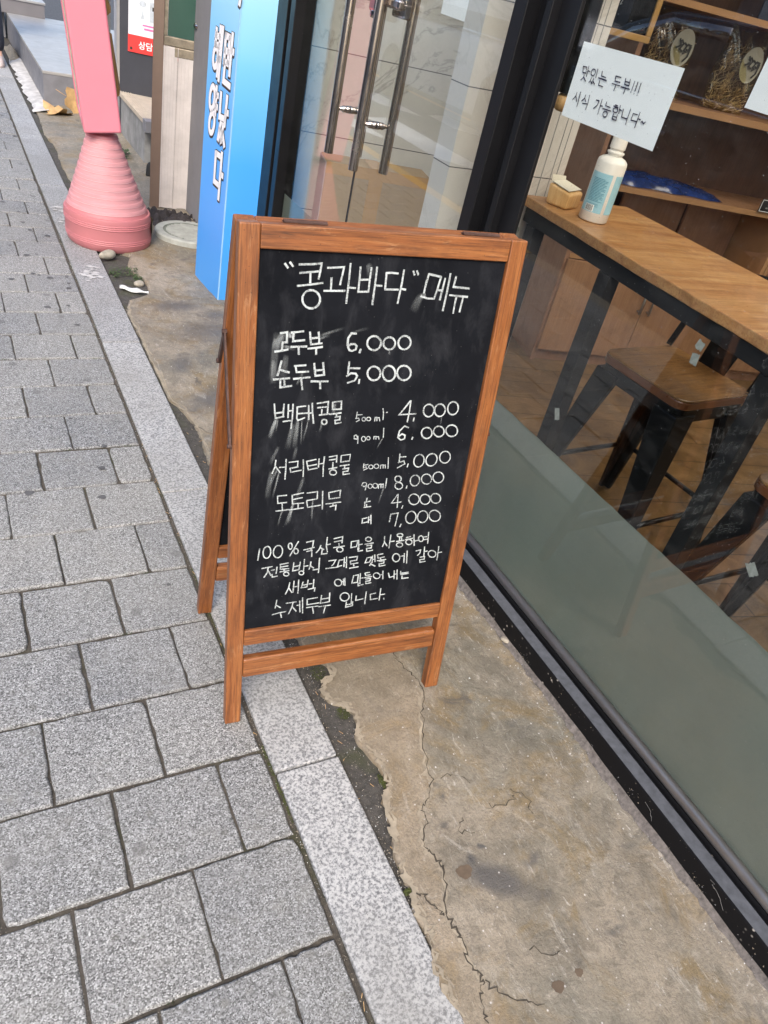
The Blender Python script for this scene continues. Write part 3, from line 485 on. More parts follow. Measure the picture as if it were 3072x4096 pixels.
BOARD = '34 760,9714 813,9653;34 843,9738 895,9680;34 3017,9689 3046,9630;34 3084,9696 3117,9637;34 997,9713 1216,9726 1370,9745 1358,9623 1339,9500;34 1017,9581 1322,9617;34 1192,9596 1200,9433;34 989,9373 1198,9400 1414,9436;34 1262,9311 1318,9289 1363,9247 1389,9192 1393,9133 1372,9079 1331,9037 1277,9015 1216,9016 1159,9040 1115,9082 1090,9137 1087,9196 1108,9249 1148,9290 1202,9312 1262,9311;34 1480,9681 1611,9690 1760,9705 1740,9556 1718,9420;34 1559,9520 1566,9329;34 1448,9309 1810,9320;34 1866,9762 1868,9540 1863,9309 1858,9117;34 1867,9376 1995,9372;34 2047,9716 2053,9504 2052,9310 2241,9320;34 2044,9508 2207,9518;34 2243,9712 2236,9511 2236,9324;34 2343,9725 2341,9451 2333,9106;34 2356,9426 2466,9425;34 2738,9640 2619,9648 2526,9640 2535,9368 2777,9371;34 2839,9699 2832,9489 2801,9139;34 2822,9389 2916,9375;34 3275,9333 3291,9505 3320,9654;34 3320,9654 3564,9615;34 3560,9610 3528,9425 3489,9241;34 3230,9272 3360,9238 3490,9237;34 3519,9389 3600,9383;34 3643,9592 3626,9406 3604,9222;34 3733,9674 3720,9364 3698,9034;34 3852,9630 3835,9453 4152,9436;34 3786,9308 4146,9286;34 3923,9289 3914,9144 3912,8992;34 4060,9275 4048,9147 4037,9018;35 753,8591 864,8609 866,8520 868,8438;35 796,8431 881,8438;35 797,8411 793,8313;35 676,8275 787,8292 894,8312;35 942,8603 1041,8614 1146,8628;35 978,8593 977,8455 1177,8476;35 950,8359 1067,8362 1220,8366;35 1082,8345 1094,8231;35 1262,8612 1277,8506 1295,8403 1489,8424;35 1290,8507 1421,8521;35 1414,8614 1432,8524 1436,8440;35 1250,8329 1393,8343 1502,8360;35 1394,8322 1402,8231;35 2096,8597 2005,8603 1956,8511 1958,8392 1999,8306 2048,8288 2117,8316 2131,8375 2088,8413 2017,8409 1970,8381;35 2210,8320 2195,8261;35 2526,8528 2562,8489 2582,8441 2581,8392 2560,8348 2523,8317 2474,8303 2422,8309 2375,8334 2339,8373 2321,8421 2322,8471 2342,8514 2379,8544 2427,8558 2479,8552 2526,8528;35 2789,8525 2826,8496 2851,8457 2858,8413 2849,8372 2822,8339 2784,8320 2739,8318 2695,8333 2658,8362 2634,8401 2626,8445 2636,8486 2662,8518 2700,8537 2745,8539 2789,8525;35 3105,8541 3139,8504 3157,8458 3156,8409 3137,8365 3102,8334 3058,8319 3010,8324 2966,8347 2933,8384 2915,8431 2916,8479 2935,8522 2970,8553 3014,8568 3062,8564 3105,8541;35 798,8111 772,7985 742,7857;35 766,7968 842,7937 942,7911;35 676,7784 956,7807;35 865,7778 875,7683;35 798,7761 802,7639 1003,7667;35 1033,8024 1231,8036;35 1051,8017 1075,7913 1288,7921;35 1032,7792 1193,7808 1321,7820;35 1170,7790 1185,7685 1202,7596;35 1381,8066 1397,7962 1420,7843 1588,7858;35 1540,8079 1561,7960 1578,7855;35 1405,7941 1562,7950;35 1351,7742 1660,7737;35 1514,7732 1529,7607;35 2023,8090 2021,7974 2021,7839;35 2038,7977 2232,7972;35 2003,7832 2074,7884 2166,7876 2201,7829 2162,7747 2031,7706;35 2249,7763 2246,7691;35 2548,7996 2593,7968 2627,7927 2644,7877 2642,7827 2621,7784 2584,7755 2536,7745 2486,7754 2441,7782 2407,7824 2391,7874 2393,7924 2415,7966 2451,7995 2498,8005 2548,7996;35 2838,8007 2883,7976 2918,7929 2937,7874 2936,7817 2916,7769 2881,7737 2834,7725 2784,7736 2739,7767 2704,7815 2687,7870 2688,7926 2707,7973 2743,8005 2788,8017 2838,8007;35 3139,8009 3190,7979 3228,7934 3248,7881 3247,7827 3224,7781 3184,7750 3133,7739 3077,7749 3027,7779 2990,7825 2970,7878 2972,7931 2994,7977 3034,8007 3085,8018 3139,8009;28 715,7342 733,7167 752,7071 901,7099;28 738,7166 887,7180;28 887,7332 885,7209 888,7090;28 970,7320 976,7074;28 977,7201 1055,7208;28 1052,7327 1057,7035;28 893,7003 1049,7021 1045,6865;28 1143,7272 1290,7287;28 1134,7273 1139,7056 1166,7016 1284,7061;28 1133,7143 1336,7151;28 1341,7295 1362,7024;28 1357,7145 1427,7157;28 1403,7336 1421,7167 1458,6951;28 1497,7329 1703,7357 1705,7133;28 1509,7247 1693,7260;28 1593,7210 1597,7113;28 1554,7104 1739,7122;28 1673,7013 1690,7003 1702,6986 1708,6967 1706,6948 1698,6932 1683,6922 1665,6918 1646,6922 1629,6934 1617,6950 1611,6969 1613,6988 1622,7004 1636,7014 1654,7018 1673,7013;28 1786,7340 1794,7204 1967,7208;28 1790,7345 1952,7359 1958,7208;28 1755,7112 1965,7134;28 1880,7113 1885,7058;28 1857,7054 1953,7066 1954,7001 1863,6990 1874,6925 1984,6945;18 2279,7139 2276,7027 2263,7015;18 2295,7083 2384,7085;18 2268,7015 2322,7018 2337,6977 2280,6949;18 2434,7028 2446,7020 2455,7008 2460,6993 2460,6979 2454,6966 2443,6958 2430,6956 2416,6959 2404,6967 2395,6980 2390,6994 2391,7009 2396,7021 2407,7029 2420,7032 2434,7028;18 2531,7028 2545,7020 2556,7008 2561,6994 2560,6981 2553,6969 2541,6962 2526,6960 2510,6963 2495,6971 2485,6982 2480,6996 2481,7009 2488,7021 2500,7028 2515,7031 2531,7028;18 2647,6950 2648,7021 2684,7024 2693,6948;18 2690,7014 2731,7013 2750,6946;18 2784,7192 2807,7096 2813,6969;18 2860,7114 2885,7118;28 3324,7332 3222,7184 3131,7059 3476,7068;28 3330,7332 3335,7129 3321,6908;28 3452,6986 3446,6919;28 3781,7236 3819,7202 3844,7157 3853,7106 3845,7059 3820,7022 3783,7000 3739,6998 3695,7016 3657,7050 3633,7096 3624,7146 3632,7193 3657,7230 3694,7251 3737,7253 3781,7236;28 4019,7234 4057,7200 4083,7155 4093,7104 4085,7056 4060,7018 4022,6997 3978,6995 3933,7013 3895,7047 3869,7093 3860,7144 3868,7191 3893,7228 3930,7249 3974,7251 4019,7234;28 4301,7270 4339,7234 4364,7186 4373,7133 4363,7084 4337,7045 4298,7024 4252,7023 4207,7042 4169,7079 4144,7127 4137,7180 4146,7229 4173,7267 4211,7288 4256,7289 4301,7270;18 2341,6636 2310,6684 2272,6670 2278,6608 2330,6595 2349,6656;18 2349,6656 2361,6506;18 2476,6641 2491,6630 2502,6613 2508,6593 2508,6573 2501,6556 2489,6545 2474,6541 2458,6546 2443,6557 2432,6575 2426,6595 2427,6614 2433,6631 2445,6642 2460,6646 2476,6641;18 2572,6638 2584,6630 2594,6618 2599,6604 2598,6590 2592,6578 2581,6570 2568,6568 2554,6571 2541,6579 2532,6591 2527,6606 2528,6619 2534,6631 2544,6639 2558,6641 2572,6638;18 2674,6578 2672,6630 2713,6634 2720,6576;18 2720,6623 2766,6626 2783,6573;18 2851,6798 2867,6606;28 3366,6787 3276,6822 3185,6722 3173,6591 3239,6535 3315,6558 3315,6632 3247,6661 3190,6616;28 3488,6581 3474,6539;28 3813,6759 3852,6728 3879,6686 3891,6640 3884,6596 3860,6562 3823,6543 3779,6541 3734,6557 3695,6589 3668,6631 3657,6676 3664,6719 3688,6753 3724,6772 3768,6774 3813,6759;28 4072,6775 4112,6745 4140,6704 4152,6660 4145,6618 4122,6586 4084,6568 4039,6566 3993,6582 3954,6613 3926,6653 3915,6697 3922,6738 3945,6770 3982,6789 4027,6790 4072,6775;28 4363,6786 4407,6752 4436,6706 4448,6658 4440,6612 4412,6577 4370,6559 4319,6559 4268,6578 4225,6613 4195,6658 4184,6707 4193,6752 4221,6786 4262,6804 4312,6804 4363,6786;24 801,6251 791,6111 748,5986;24 803,6125 897,5991;24 877,6100 990,6103;24 993,6259 997,6048 996,5850;24 1052,6192 1220,6206 1218,6098;24 1074,6068 1228,6092;24 1079,6062 1097,5987 1302,6018;24 1319,6229 1337,6050 1340,5880;24 1382,6191 1565,6224;24 1386,6191 1433,6014 1604,6042;24 1408,6095 1588,6118;24 1625,6230 1626,6056;24 1634,6125 1727,6134;24 1725,6269 1721,6050 1733,5857;24 1820,6258 1970,6279 1974,6139;24 1831,6193 1963,6205;24 1903,6138 1912,6037;24 1829,6007 1995,6027;24 1947,5980 1970,5967 1987,5948 1995,5926 1992,5905 1980,5887 1960,5876 1934,5873 1908,5879 1884,5892 1868,5911 1860,5933 1862,5954 1875,5972 1895,5983 1920,5986 1947,5980;24 2057,6269 2060,6138 2233,6153;18 2056,6274 2237,6288 2233,6153;24 2054,6058 2237,6072;24 2145,6062 2151,6006;24 2114,5988 2230,6001 2226,5940 2125,5931 2136,5869 2262,5881;18 2535,6073 2534,6001;18 2544,6042 2622,6052;18 2531,5981 2588,6003 2618,5965 2546,5938;18 2700,6034 2716,6024 2728,6010 2734,5994 2733,5978 2725,5965 2712,5957 2695,5954 2677,5958 2661,5968 2649,5982 2644,5998 2645,6014 2652,6027 2666,6035 2683,6038 2700,6034;18 2816,6047 2833,6036 2847,6020 2853,6002 2852,5984 2844,5969 2829,5960 2810,5957 2790,5962 2772,5972 2759,5988 2752,6006 2754,6024 2762,6039 2777,6048 2796,6051 2816,6047;18 2895,5951 2891,6019 2941,6026 2951,5953;18 2947,6015 2988,6018 2997,5950;18 3032,6175 3054,5941;24 3267,6239 3275,6078;24 3267,6172 3405,6174;24 3258,6053 3372,6082 3403,6017 3249,5938;24 3476,6013 3465,5945;24 3768,6173 3799,6131 3815,6079 3815,6025 3797,5977 3764,5943 3722,5928 3678,5934 3637,5960 3606,6003 3591,6055 3592,6109 3610,6156 3642,6190 3683,6205 3727,6199 3768,6173;24 4066,6160 4092,6113 4101,6060 4091,6008 4064,5966 4023,5940 3975,5934 3928,5949 3888,5982 3862,6029 3854,6082 3864,6133 3891,6175 3931,6201 3979,6207 4026,6193 4066,6160;24 4336,6210 4371,6169 4390,6118 4392,6067 4374,6023 4341,5992 4297,5979 4249,5987 4205,6014 4170,6055 4151,6105 4150,6156 4167,6200 4200,6231 4244,6243 4291,6236 4336,6210;18 2634,5661 2564,5661 2546,5604 2599,5574 2646,5602 2636,5650;18 2646,5602 2629,5497;18 2737,5618 2753,5607 2765,5591 2772,5572 2771,5554 2763,5539 2750,5529 2733,5526 2714,5531 2698,5542 2686,5558 2680,5577 2681,5595 2688,5610 2702,5620 2719,5623 2737,5618;18 2844,5626 2863,5613 2876,5595 2883,5574 2882,5554 2874,5537 2859,5526 2840,5523 2820,5528 2801,5541 2788,5559 2781,5580 2782,5600 2790,5617 2805,5628 2824,5631 2844,5626;18 2907,5512 2901,5598 2951,5605 2962,5519;18 2957,5594 2997,5602 3003,5521;18 3059,5719 3056,5511;24 3309,5758 3335,5746 3357,5726 3371,5699 3375,5672 3368,5647 3352,5629 3329,5621 3302,5623 3276,5635 3254,5656 3240,5682 3237,5709 3243,5734 3259,5752 3282,5760 3309,5758;24 3364,5606 3394,5588 3416,5562 3428,5532 3426,5503 3412,5480 3388,5464 3356,5461 3323,5468 3293,5487 3270,5513 3259,5542 3261,5571 3275,5595 3299,5610 3330,5614 3364,5606;24 3524,5523 3516,5470;24 3741,5722 3770,5684 3785,5638 3785,5590 3769,5549 3740,5520 3702,5507 3661,5514 3624,5539 3595,5577 3580,5623 3581,5671 3597,5712 3626,5741 3663,5753 3704,5746 3741,5722;24 4014,5710 4041,5669 4053,5623 4047,5581 4024,5549 3988,5531 3944,5530 3899,5547 3860,5579 3833,5620 3821,5665 3828,5707 3851,5739 3886,5757 3930,5758 3975,5742 4014,5710;24 4282,5737 4311,5693 4323,5643 4316,5597 4291,5561 4252,5540 4205,5539 4157,5556 4116,5590 4087,5635 4075,5684 4082,5729 4107,5765 4146,5786 4192,5787 4240,5771 4282,5737;24 870,5506 1049,5511;24 874,5506 888,5351 1059,5356;24 971,5343 984,5212;24 860,5187 985,5191 1116,5200;24 1152,5503 1375,5536;24 1157,5502 1174,5315 1392,5316;24 1177,5408 1359,5434;24 1288,5305 1290,5215;24 1117,5189 1220,5195 1399,5210;24 1447,5525 1651,5539 1659,5387;24 1455,5363 1649,5383;24 1450,5358 1481,5214 1734,5238;24 1756,5541 1781,5149;24 1881,5500 1903,5361 2118,5374;24 1881,5500 2117,5533 2113,5375;24 1845,5255 2148,5271;24 1992,5252 1988,5194;24 1934,5188 2055,5209 2056,5102;24 2691,5315 2682,5218;24 2646,5222 2767,5238;24 2657,5215 2661,5139;24 2698,5173 2705,5113;24 2650,5107 2792,5116;24 3350,5347 3235,5153 3456,5161;24 3355,5346 3378,5040;24 3501,5074 3483,5014;24 3802,5277 3834,5234 3850,5186 3847,5139 3827,5101 3791,5079 3746,5074 3698,5089 3656,5120 3624,5163 3609,5212 3612,5258 3632,5295 3668,5318 3712,5322 3759,5308 3802,5277;24 4060,5244 4088,5201 4100,5154 4094,5110 4071,5077 4034,5059 3989,5059 3943,5077 3904,5110 3876,5153 3865,5200 3871,5243 3894,5276 3931,5294 3975,5294 4021,5277 4060,5244;24 4300,5242 4329,5199 4342,5154 4337,5112 4315,5080 4278,5063 4233,5064 4187,5083 4146,5116 4118,5158 4105,5204 4111,5245 4133,5277 4169,5293 4214,5292 4260,5274 4300,5242;24 2644,4848 2751,4860;24 2650,4842 2651,4747 2768,4763;24 2780,4880 2787,4739;24 2784,4807 2835,4813;24 2822,4914 2848,4710;24 3260,4900 3253,4720;24 3261,4895 3419,4908 3407,4762 3392,4603;24 3523,4636 3505,4574;24 3792,4885 3824,4839 3842,4783 3841,4726 3823,4677 3789,4643 3746,4629 3700,4637 3657,4667 3625,4713 3608,4769 3609,4825 3627,4874 3660,4908 3703,4922 3749,4914 3792,4885;24 4061,4871 4095,4826 4113,4772 4113,4717 4096,4669 4062,4636 4019,4623 3972,4633 3928,4662 3895,4708 3877,4762 3877,4817 3895,4864 3928,4896 3971,4909 4018,4900 4061,4871;24 4363,4837 4397,4786 4412,4732 4406,4683 4380,4645 4337,4626 4285,4628 4231,4650 4184,4689 4151,4740 4136,4793 4143,4842 4169,4879 4211,4898 4262,4897 4316,4875 4363,4837;25 586,4377 573,4258 560,4121;25 769,4401 792,4366 806,4318 809,4264 800,4213 781,4173 754,4149 724,4146 695,4164 672,4200 659,4248 656,4301 665,4352 684,4392 711,4415 740,4418 769,4401;25 1002,4390 1028,4350 1043,4299 1044,4243 1031,4191 1006,4152 973,4131 936,4132 902,4155 876,4195 862,4247 861,4303 874,4353 899,4392 932,4413 968,4412 1002,4390;25 1202,4438 1216,4421 1226,4397 1231,4369 1231,4341 1224,4318 1213,4303 1198,4299 1183,4306 1169,4322 1159,4347 1153,4375 1154,4402 1161,4425 1172,4440 1187,4444 1202,4438;25 1352,4459 1279,4311 1198,4142;25 1330,4296 1346,4281 1357,4260 1363,4236 1361,4212 1353,4193 1340,4180 1324,4177 1306,4183 1291,4198 1279,4219 1274,4244 1275,4267 1283,4286 1296,4299 1313,4302 1330,4296;25 1521,4423 1662,4445 1653,4312;25 1475,4249 1690,4285;25 1623,4259 1626,4214;25 1542,4207 1646,4223 1653,4074;25 1823,4315 1796,4222 1741,4154;25 1817,4264 1893,4210;25 1943,4487 1941,4290 1975,4143;25 1959,4316 2024,4325;25 1861,4225 1856,4106 1973,4109;25 2089,4442 2269,4473 2269,4320;25 2101,4367 2273,4382;25 2202,4322 2215,4246;25 2099,4231 2328,4244;25 2257,4220 2281,4205 2298,4185 2306,4162 2304,4140 2291,4123 2271,4112 2246,4110 2219,4117 2196,4132 2179,4153 2171,4176 2173,4197 2185,4215 2206,4225 2231,4227 2257,4220;25 2470,4325 2474,4187 2598,4201 2603,4339 2469,4331;25 2623,4348 2654,4125;25 2641,4236 2714,4245;25 2628,4169 2643,4080 2742,4091;25 2856,4393 2878,4380 2895,4361 2903,4340 2901,4321 2890,4305 2870,4295 2846,4294 2821,4300 2799,4314 2782,4332 2775,4353 2777,4372 2788,4388 2807,4397 2831,4399 2856,4393;25 2773,4233 2957,4246;25 2815,4193 2926,4198 2924,4128 2823,4128 2837,4056 2963,4070;25 3191,4377 3206,4229 3175,4133;25 3211,4229 3277,4139;25 3329,4396 3329,4080;25 3335,4232 3427,4239;25 3558,4403 3581,4392 3598,4377 3606,4361 3604,4345 3592,4333 3572,4326 3547,4326 3521,4331 3497,4342 3481,4357 3473,4374 3475,4389 3487,4401 3507,4408 3532,4409 3558,4403;25 3541,4314 3546,4243;25 3579,4316 3595,4250;25 3478,4222 3647,4232;25 3582,4177 3607,4163 3626,4143 3636,4122 3634,4102 3621,4086 3599,4076 3572,4075 3544,4082 3518,4096 3499,4115 3490,4137 3492,4157 3505,4173 3526,4182 3553,4184 3582,4177;25 3693,4292 3790,4310;25 3678,4246 3858,4261;25 3788,4235 3815,4219 3835,4196 3845,4169 3844,4144 3832,4124 3810,4112 3783,4110 3754,4117 3728,4134 3708,4157 3698,4183 3699,4208 3711,4228 3733,4240 3760,4243 3788,4235;25 3861,4350 3910,4071;25 3888,4181 3975,4195;25 4052,4294 4073,4277 4090,4252 4099,4224 4100,4197 4092,4174 4076,4160 4055,4156 4033,4163 4011,4181 3995,4206 3985,4234 3985,4261 3993,4284 4009,4298 4029,4302 4052,4294;25 4110,4263 4177,4268;25 4115,4197 4199,4199;25 4199,4372 4224,4089;25 649,3919 855,3937;25 774,3920 765,3813 703,3701;25 778,3851 837,3734;25 841,3848 903,3857;25 953,3913 942,3760;25 860,3754 869,3684 970,3699;25 1013,3968 1179,3980;25 1018,3967 1025,3852 1197,3846;25 1022,3904 1178,3912;25 1099,3842 1101,3802;25 1019,3790 1205,3799;25 1168,3761 1187,3749 1200,3732 1206,3714 1203,3696 1192,3682 1176,3674 1155,3673 1134,3679 1115,3692 1102,3708 1096,3727 1099,3744 1109,3758 1126,3766 1147,3767 1168,3761;25 1292,3977 1281,3778 1414,3794;25 1289,3874 1402,3888;25 1426,3971 1409,3789;25 1507,4024 1507,3753;25 1509,3857 1594,3863;25 1480,3748 1498,3735 1510,3719 1516,3700 1514,3683 1504,3669 1489,3660 1470,3659 1450,3665 1433,3677 1420,3694 1415,3712 1417,3730 1426,3744 1442,3752 1461,3753 1480,3748;25 1648,3948 1640,3851 1621,3772;25 1645,3856 1716,3789;25 1823,4018 1828,3786;25 1704,3744 1831,3756 1826,3663;25 2026,3923 2174,3928 2137,3833 2100,3791;25 1975,3743 2249,3748;25 2254,3912 2337,3913;25 2249,3906 2227,3757 2320,3774;25 2358,3957 2370,3738;25 2366,3833 2412,3839;25 2403,3975 2426,3707;25 2463,3950 2642,3957 2636,3863;25 2494,3858 2626,3864;25 2500,3851 2513,3784 2671,3794;25 2578,3770 2588,3727;25 2497,3685 2687,3696;25 2862,3894 2833,3773 2934,3783 2963,3899 2862,3894;25 2981,3926 2991,3758;25 2987,3836 3035,3842;25 3026,3950 3054,3774;25 2970,3755 2945,3692;25 2968,3725 3068,3664;25 3092,3942 3210,3952;25 3087,3937 3114,3856 3254,3869;25 3169,3849 3180,3812;25 3101,3792 3296,3803;25 3147,3768 3261,3772 3259,3712 3155,3707 3169,3645 3299,3658;25 3563,3900 3591,3871 3610,3832 3617,3792 3610,3755 3591,3727 3564,3713 3531,3714 3498,3731 3470,3761 3452,3800 3445,3840 3452,3877 3470,3905 3498,3919 3531,3917 3563,3900;25 3633,3840 3705,3843;25 3708,3897 3731,3669;25 3766,3956 3798,3636;25 3972,3931 4082,3948 4074,3858 4030,3815;25 4163,4011 4184,3777;25 4172,3889 4244,3898;25 4096,3758 4204,3762 4204,3695 4100,3696 4117,3626 4242,3634;25 4409,3878 4440,3850 4462,3817 4470,3782 4464,3751 4444,3729 4414,3720 4377,3723 4340,3740 4308,3768 4287,3801 4279,3836 4285,3866 4305,3888 4335,3898 4372,3894 4409,3878;25 4507,3977 4515,3835 4520,3636;25 4529,3821 4603,3830;25 1239,3504 1223,3371 1166,3230;25 1233,3363 1296,3253;25 1327,3526 1321,3249;25 1332,3384 1397,3386;25 1422,3542 1430,3214;25 1517,3476 1492,3337 1604,3344;25 1508,3400 1594,3405;25 1622,3508 1609,3344;25 1645,3410 1711,3412;25 1744,3509 1746,3294;25 1639,3279 1787,3293 1779,3210;25 2317,3422 2342,3395 2359,3363 2364,3329 2357,3299 2338,3277 2311,3267 2280,3271 2249,3287 2224,3313 2207,3346 2202,3380 2210,3410 2228,3431 2255,3441 2286,3438 2317,3422;25 2350,3369 2393,3369;25 2392,3430 2408,3276;25 2421,3450 2441,3259;25 2609,3484 2592,3298 2716,3305 2716,3494 2609,3484;25 2756,3518 2775,3259;25 2765,3396 2829,3399;25 2734,3284 2743,3209 2854,3229;25 2864,3516 2966,3520;25 2859,3510 2888,3452 2991,3456;25 2861,3400 3024,3408;25 2899,3358 3002,3362 2999,3301 2900,3303 2913,3240 3027,3248;25 3169,3469 3195,3445 3212,3416 3218,3387 3212,3361 3194,3342 3169,3334 3138,3338 3108,3353 3082,3377 3065,3406 3060,3435 3066,3461 3083,3479 3109,3487 3139,3484 3169,3469;25 3209,3420 3275,3423;25 3268,3516 3290,3310;25 3405,3442 3444,3325 3536,3344;25 3533,3486 3558,3272;25 3546,3392 3613,3395;25 3598,3502 3628,3256;25 3689,3453 3692,3397 3873,3403;25 3697,3365 3883,3371;25 3736,3328 3746,3258 3895,3256;25 994,3108 969,2912;25 986,2982 1080,2907;25 913,2751 1052,2777 1204,2789;25 1088,2771 1116,2649;25 1196,2997 1404,3001;25 1339,2987 1321,2874 1264,2717;25 1330,2891 1421,2759;25 1426,2906 1493,2907;25 1480,3013 1506,2727;25 1536,3084 1566,2686;25 1643,3030 1860,3040;25 1638,3025 1649,2889 1904,2898;25 1639,2816 1890,2819;25 1770,2807 1804,2646;25 1946,3082 1937,2880 2131,2893;25 1944,2984 2122,2993;25 2121,3116 2131,2893;25 1913,2797 2167,2800;25 2055,2799 2029,2615;25 2461,3073 2501,3059 2535,3031 2559,2993 2569,2951 2564,2910 2543,2878 2511,2859 2472,2856 2433,2870 2398,2898 2374,2937 2364,2979 2370,3019 2391,3051 2422,3070 2461,3073;25 2616,3029 2634,2769;25 2519,2825 2517,2687 2668,2707;25 2522,2749 2662,2759;25 2662,2816 2669,2701;25 2729,2950 2730,2836 2894,2849;25 2949,3029 2949,2707;25 3054,2944 3174,2958;25 3049,2939 3071,2802 3232,2809;25 3278,3062 3278,2757;25 3283,2897 3389,2900;25 3381,2792 3391,2759'
PAPER = '14571,12909 14522,12802 14426,12806;14566,12907 14448,12915 14426,12806;14396,12943 14372,12752;14384,12858 14309,12856;14455,12767 14451,12724 14519,12659;14444,12725 14355,12667;14184,12918 14161,12906 14144,12887 14136,12864 14137,12840 14148,12820 14168,12805 14192,12799 14218,12802 14241,12814 14258,12833 14266,12856 14265,12880 14253,12901 14234,12915 14210,12921 14184,12918;14091,12941 14074,12783;14206,12758 14210,12701 14243,12665;14205,12707 14127,12665;14129,12759 14130,12705 14164,12665;14129,12710 14046,12671;13940,12927 13915,12846 13772,12843;13994,12800 13725,12797;13927,12757 13917,12678 13775,12674;13498,12922 13338,12926;13494,12921 13478,12837 13321,12841;13541,12781 13287,12784;13411,12776 13419,12673;13198,12935 13169,12831 13038,12835;13186,12884 13049,12890;13063,12943 13037,12833;13257,12777 12992,12782;13114,12777 13117,12674;12924,12935 12923,12778;12928,12749 12926,12739;12832,12938 12828,12782;12827,12739 12826,12731;12739,12939 12729,12774;12733,12732 12732,12724;14510,12425 14512,12354 14578,12265;14509,12355 14431,12265;14398,12452 14372,12179;14209,12437 14215,12368 14279,12304;14210,12374 14133,12313;14084,12457 14064,12316;14224,12269 14064,12295 14072,12180;13838,12414 13743,12417 13753,12338 13838,12255;13669,12462 13654,12183;13656,12345 13590,12348;13513,12445 13506,12379 13358,12374;13566,12314 13305,12318;13422,12282 13398,12273 13381,12257 13373,12238 13374,12218 13386,12200 13405,12187 13430,12181 13456,12183 13479,12192 13497,12207 13505,12227 13503,12247 13492,12265 13472,12278 13448,12284 13422,12282;13238,12447 13162,12447;13273,12422 13127,12419;13166,12405 13140,12398 13121,12387 13111,12372 13111,12355 13122,12340 13142,12328 13168,12322 13196,12322 13222,12328 13242,12339 13252,12355 13252,12371 13240,12386 13220,12398 13194,12405 13166,12405;13087,12468 13056,12326;13061,12398 13003,12391;13200,12298 13192,12199 13067,12198;13193,12246 13081,12253;13082,12300 13066,12196;12969,12427 12943,12288 12783,12291;12771,12469 12765,12193;12663,12417 12538,12420;12660,12417 12657,12297 12488,12307;12488,12474 12487,12197;12480,12359 12407,12358;12372,12318 12351,12343 12295,12314 12257,12351'
BLUE = '2225,10418 2256,9829;2327,10212 1834,10194;2332,9887 1856,9883;2080,9777 1999,9717 1945,9617 1926,9490 1944,9355 1997,9233 2078,9142 2174,9097 2271,9105 2353,9165 2408,9267 2427,9397 2407,9532 2352,9654 2271,9743 2175,9785 2080,9777;1803,10543 1861,8835;1558,10554 1680,8724;1897,9436 1672,9448;1218,10402 1216,9418;1268,10354 800,10347;1227,9864 873,9843;1228,9472 787,9468;803,10360 828,9461;531,10498 574,9114;513,9960 314,9940;1112,9352 1149,8801 427,8745;2140,8378 2052,8307 1992,8184 1971,8027 1991,7861 2050,7709 2140,7595 2246,7537 2353,7545 2444,7617 2504,7743 2525,7903 2502,8071 2441,8222 2351,8333 2245,8387 2140,8378;1993,7425 1897,7364 1832,7254 1809,7111 1830,6957 1893,6814 1989,6704 2104,6645 2219,6646 2317,6708 2383,6820 2406,6966 2383,7122 2317,7265 2220,7372 2107,7428 1993,7425;1824,8445 1801,7437;1812,8164 1597,8165;1808,7742 1600,7742;1291,8333 1287,7464 697,7510;616,8344 689,7270;620,7768 400,7789;1092,7296 1192,7025 1289,6595;1192,7025 937,6590;826,7267 873,6980 917,6627;856,6984 551,6534;1362,6035 930,6038;1414,6053 1391,4909 827,4893;730,6204 761,4360;673,5384 454,5382;65,11684 106,11527'
# ------------------------------------------------------------------ ground
g = MB(); g.add([(-400, -400, -.06), (400, -400, -.06), (400, 400, -.06), (-400, 400, -.06)], [(0, 1, 2, 3)])
tag(g.build('road', 'asphalt'), kind='structure')
g = MB()
for x0, x1, ya, yb, mi_ in ((-1.27, -1.13, 4.35, 30, 0), (-1.27, -1.13, -6, 4.33, 2), (-4.1, -3.98, -6, 30, 0)): g.add([(x0, ya, -.056), (x1, ya, -.056), (x1, yb, -.056), (x0, yb, -.056)], [(0, 1, 2, 3)], mi_)
for x0, y0, x1, y1 in ((-2.45, 6.6, -2.0, 8.8), (-3.1, 9.4, -2.7, 10.6), (-1.75, 7.6, -1.5, 10.5), (-3.7, 8.4, -3.3, 9.6)): g.add([(x0, y0, -.056), (x1, y0+.5, -.056), (x1, y1, -.056), (x0, y1+.2, -.056)], [(0, 1, 2, 3)], 1)
tag(g.build('road_markings', ['yellow', 'whitepaint', 'lip']), kind='structure')
g = MB(); g.box((-1.02, -3, -.06), (-.86, 30, -.002))
tag(g.build('road_kerb', 'granite', bevel=.008), kind='structure')

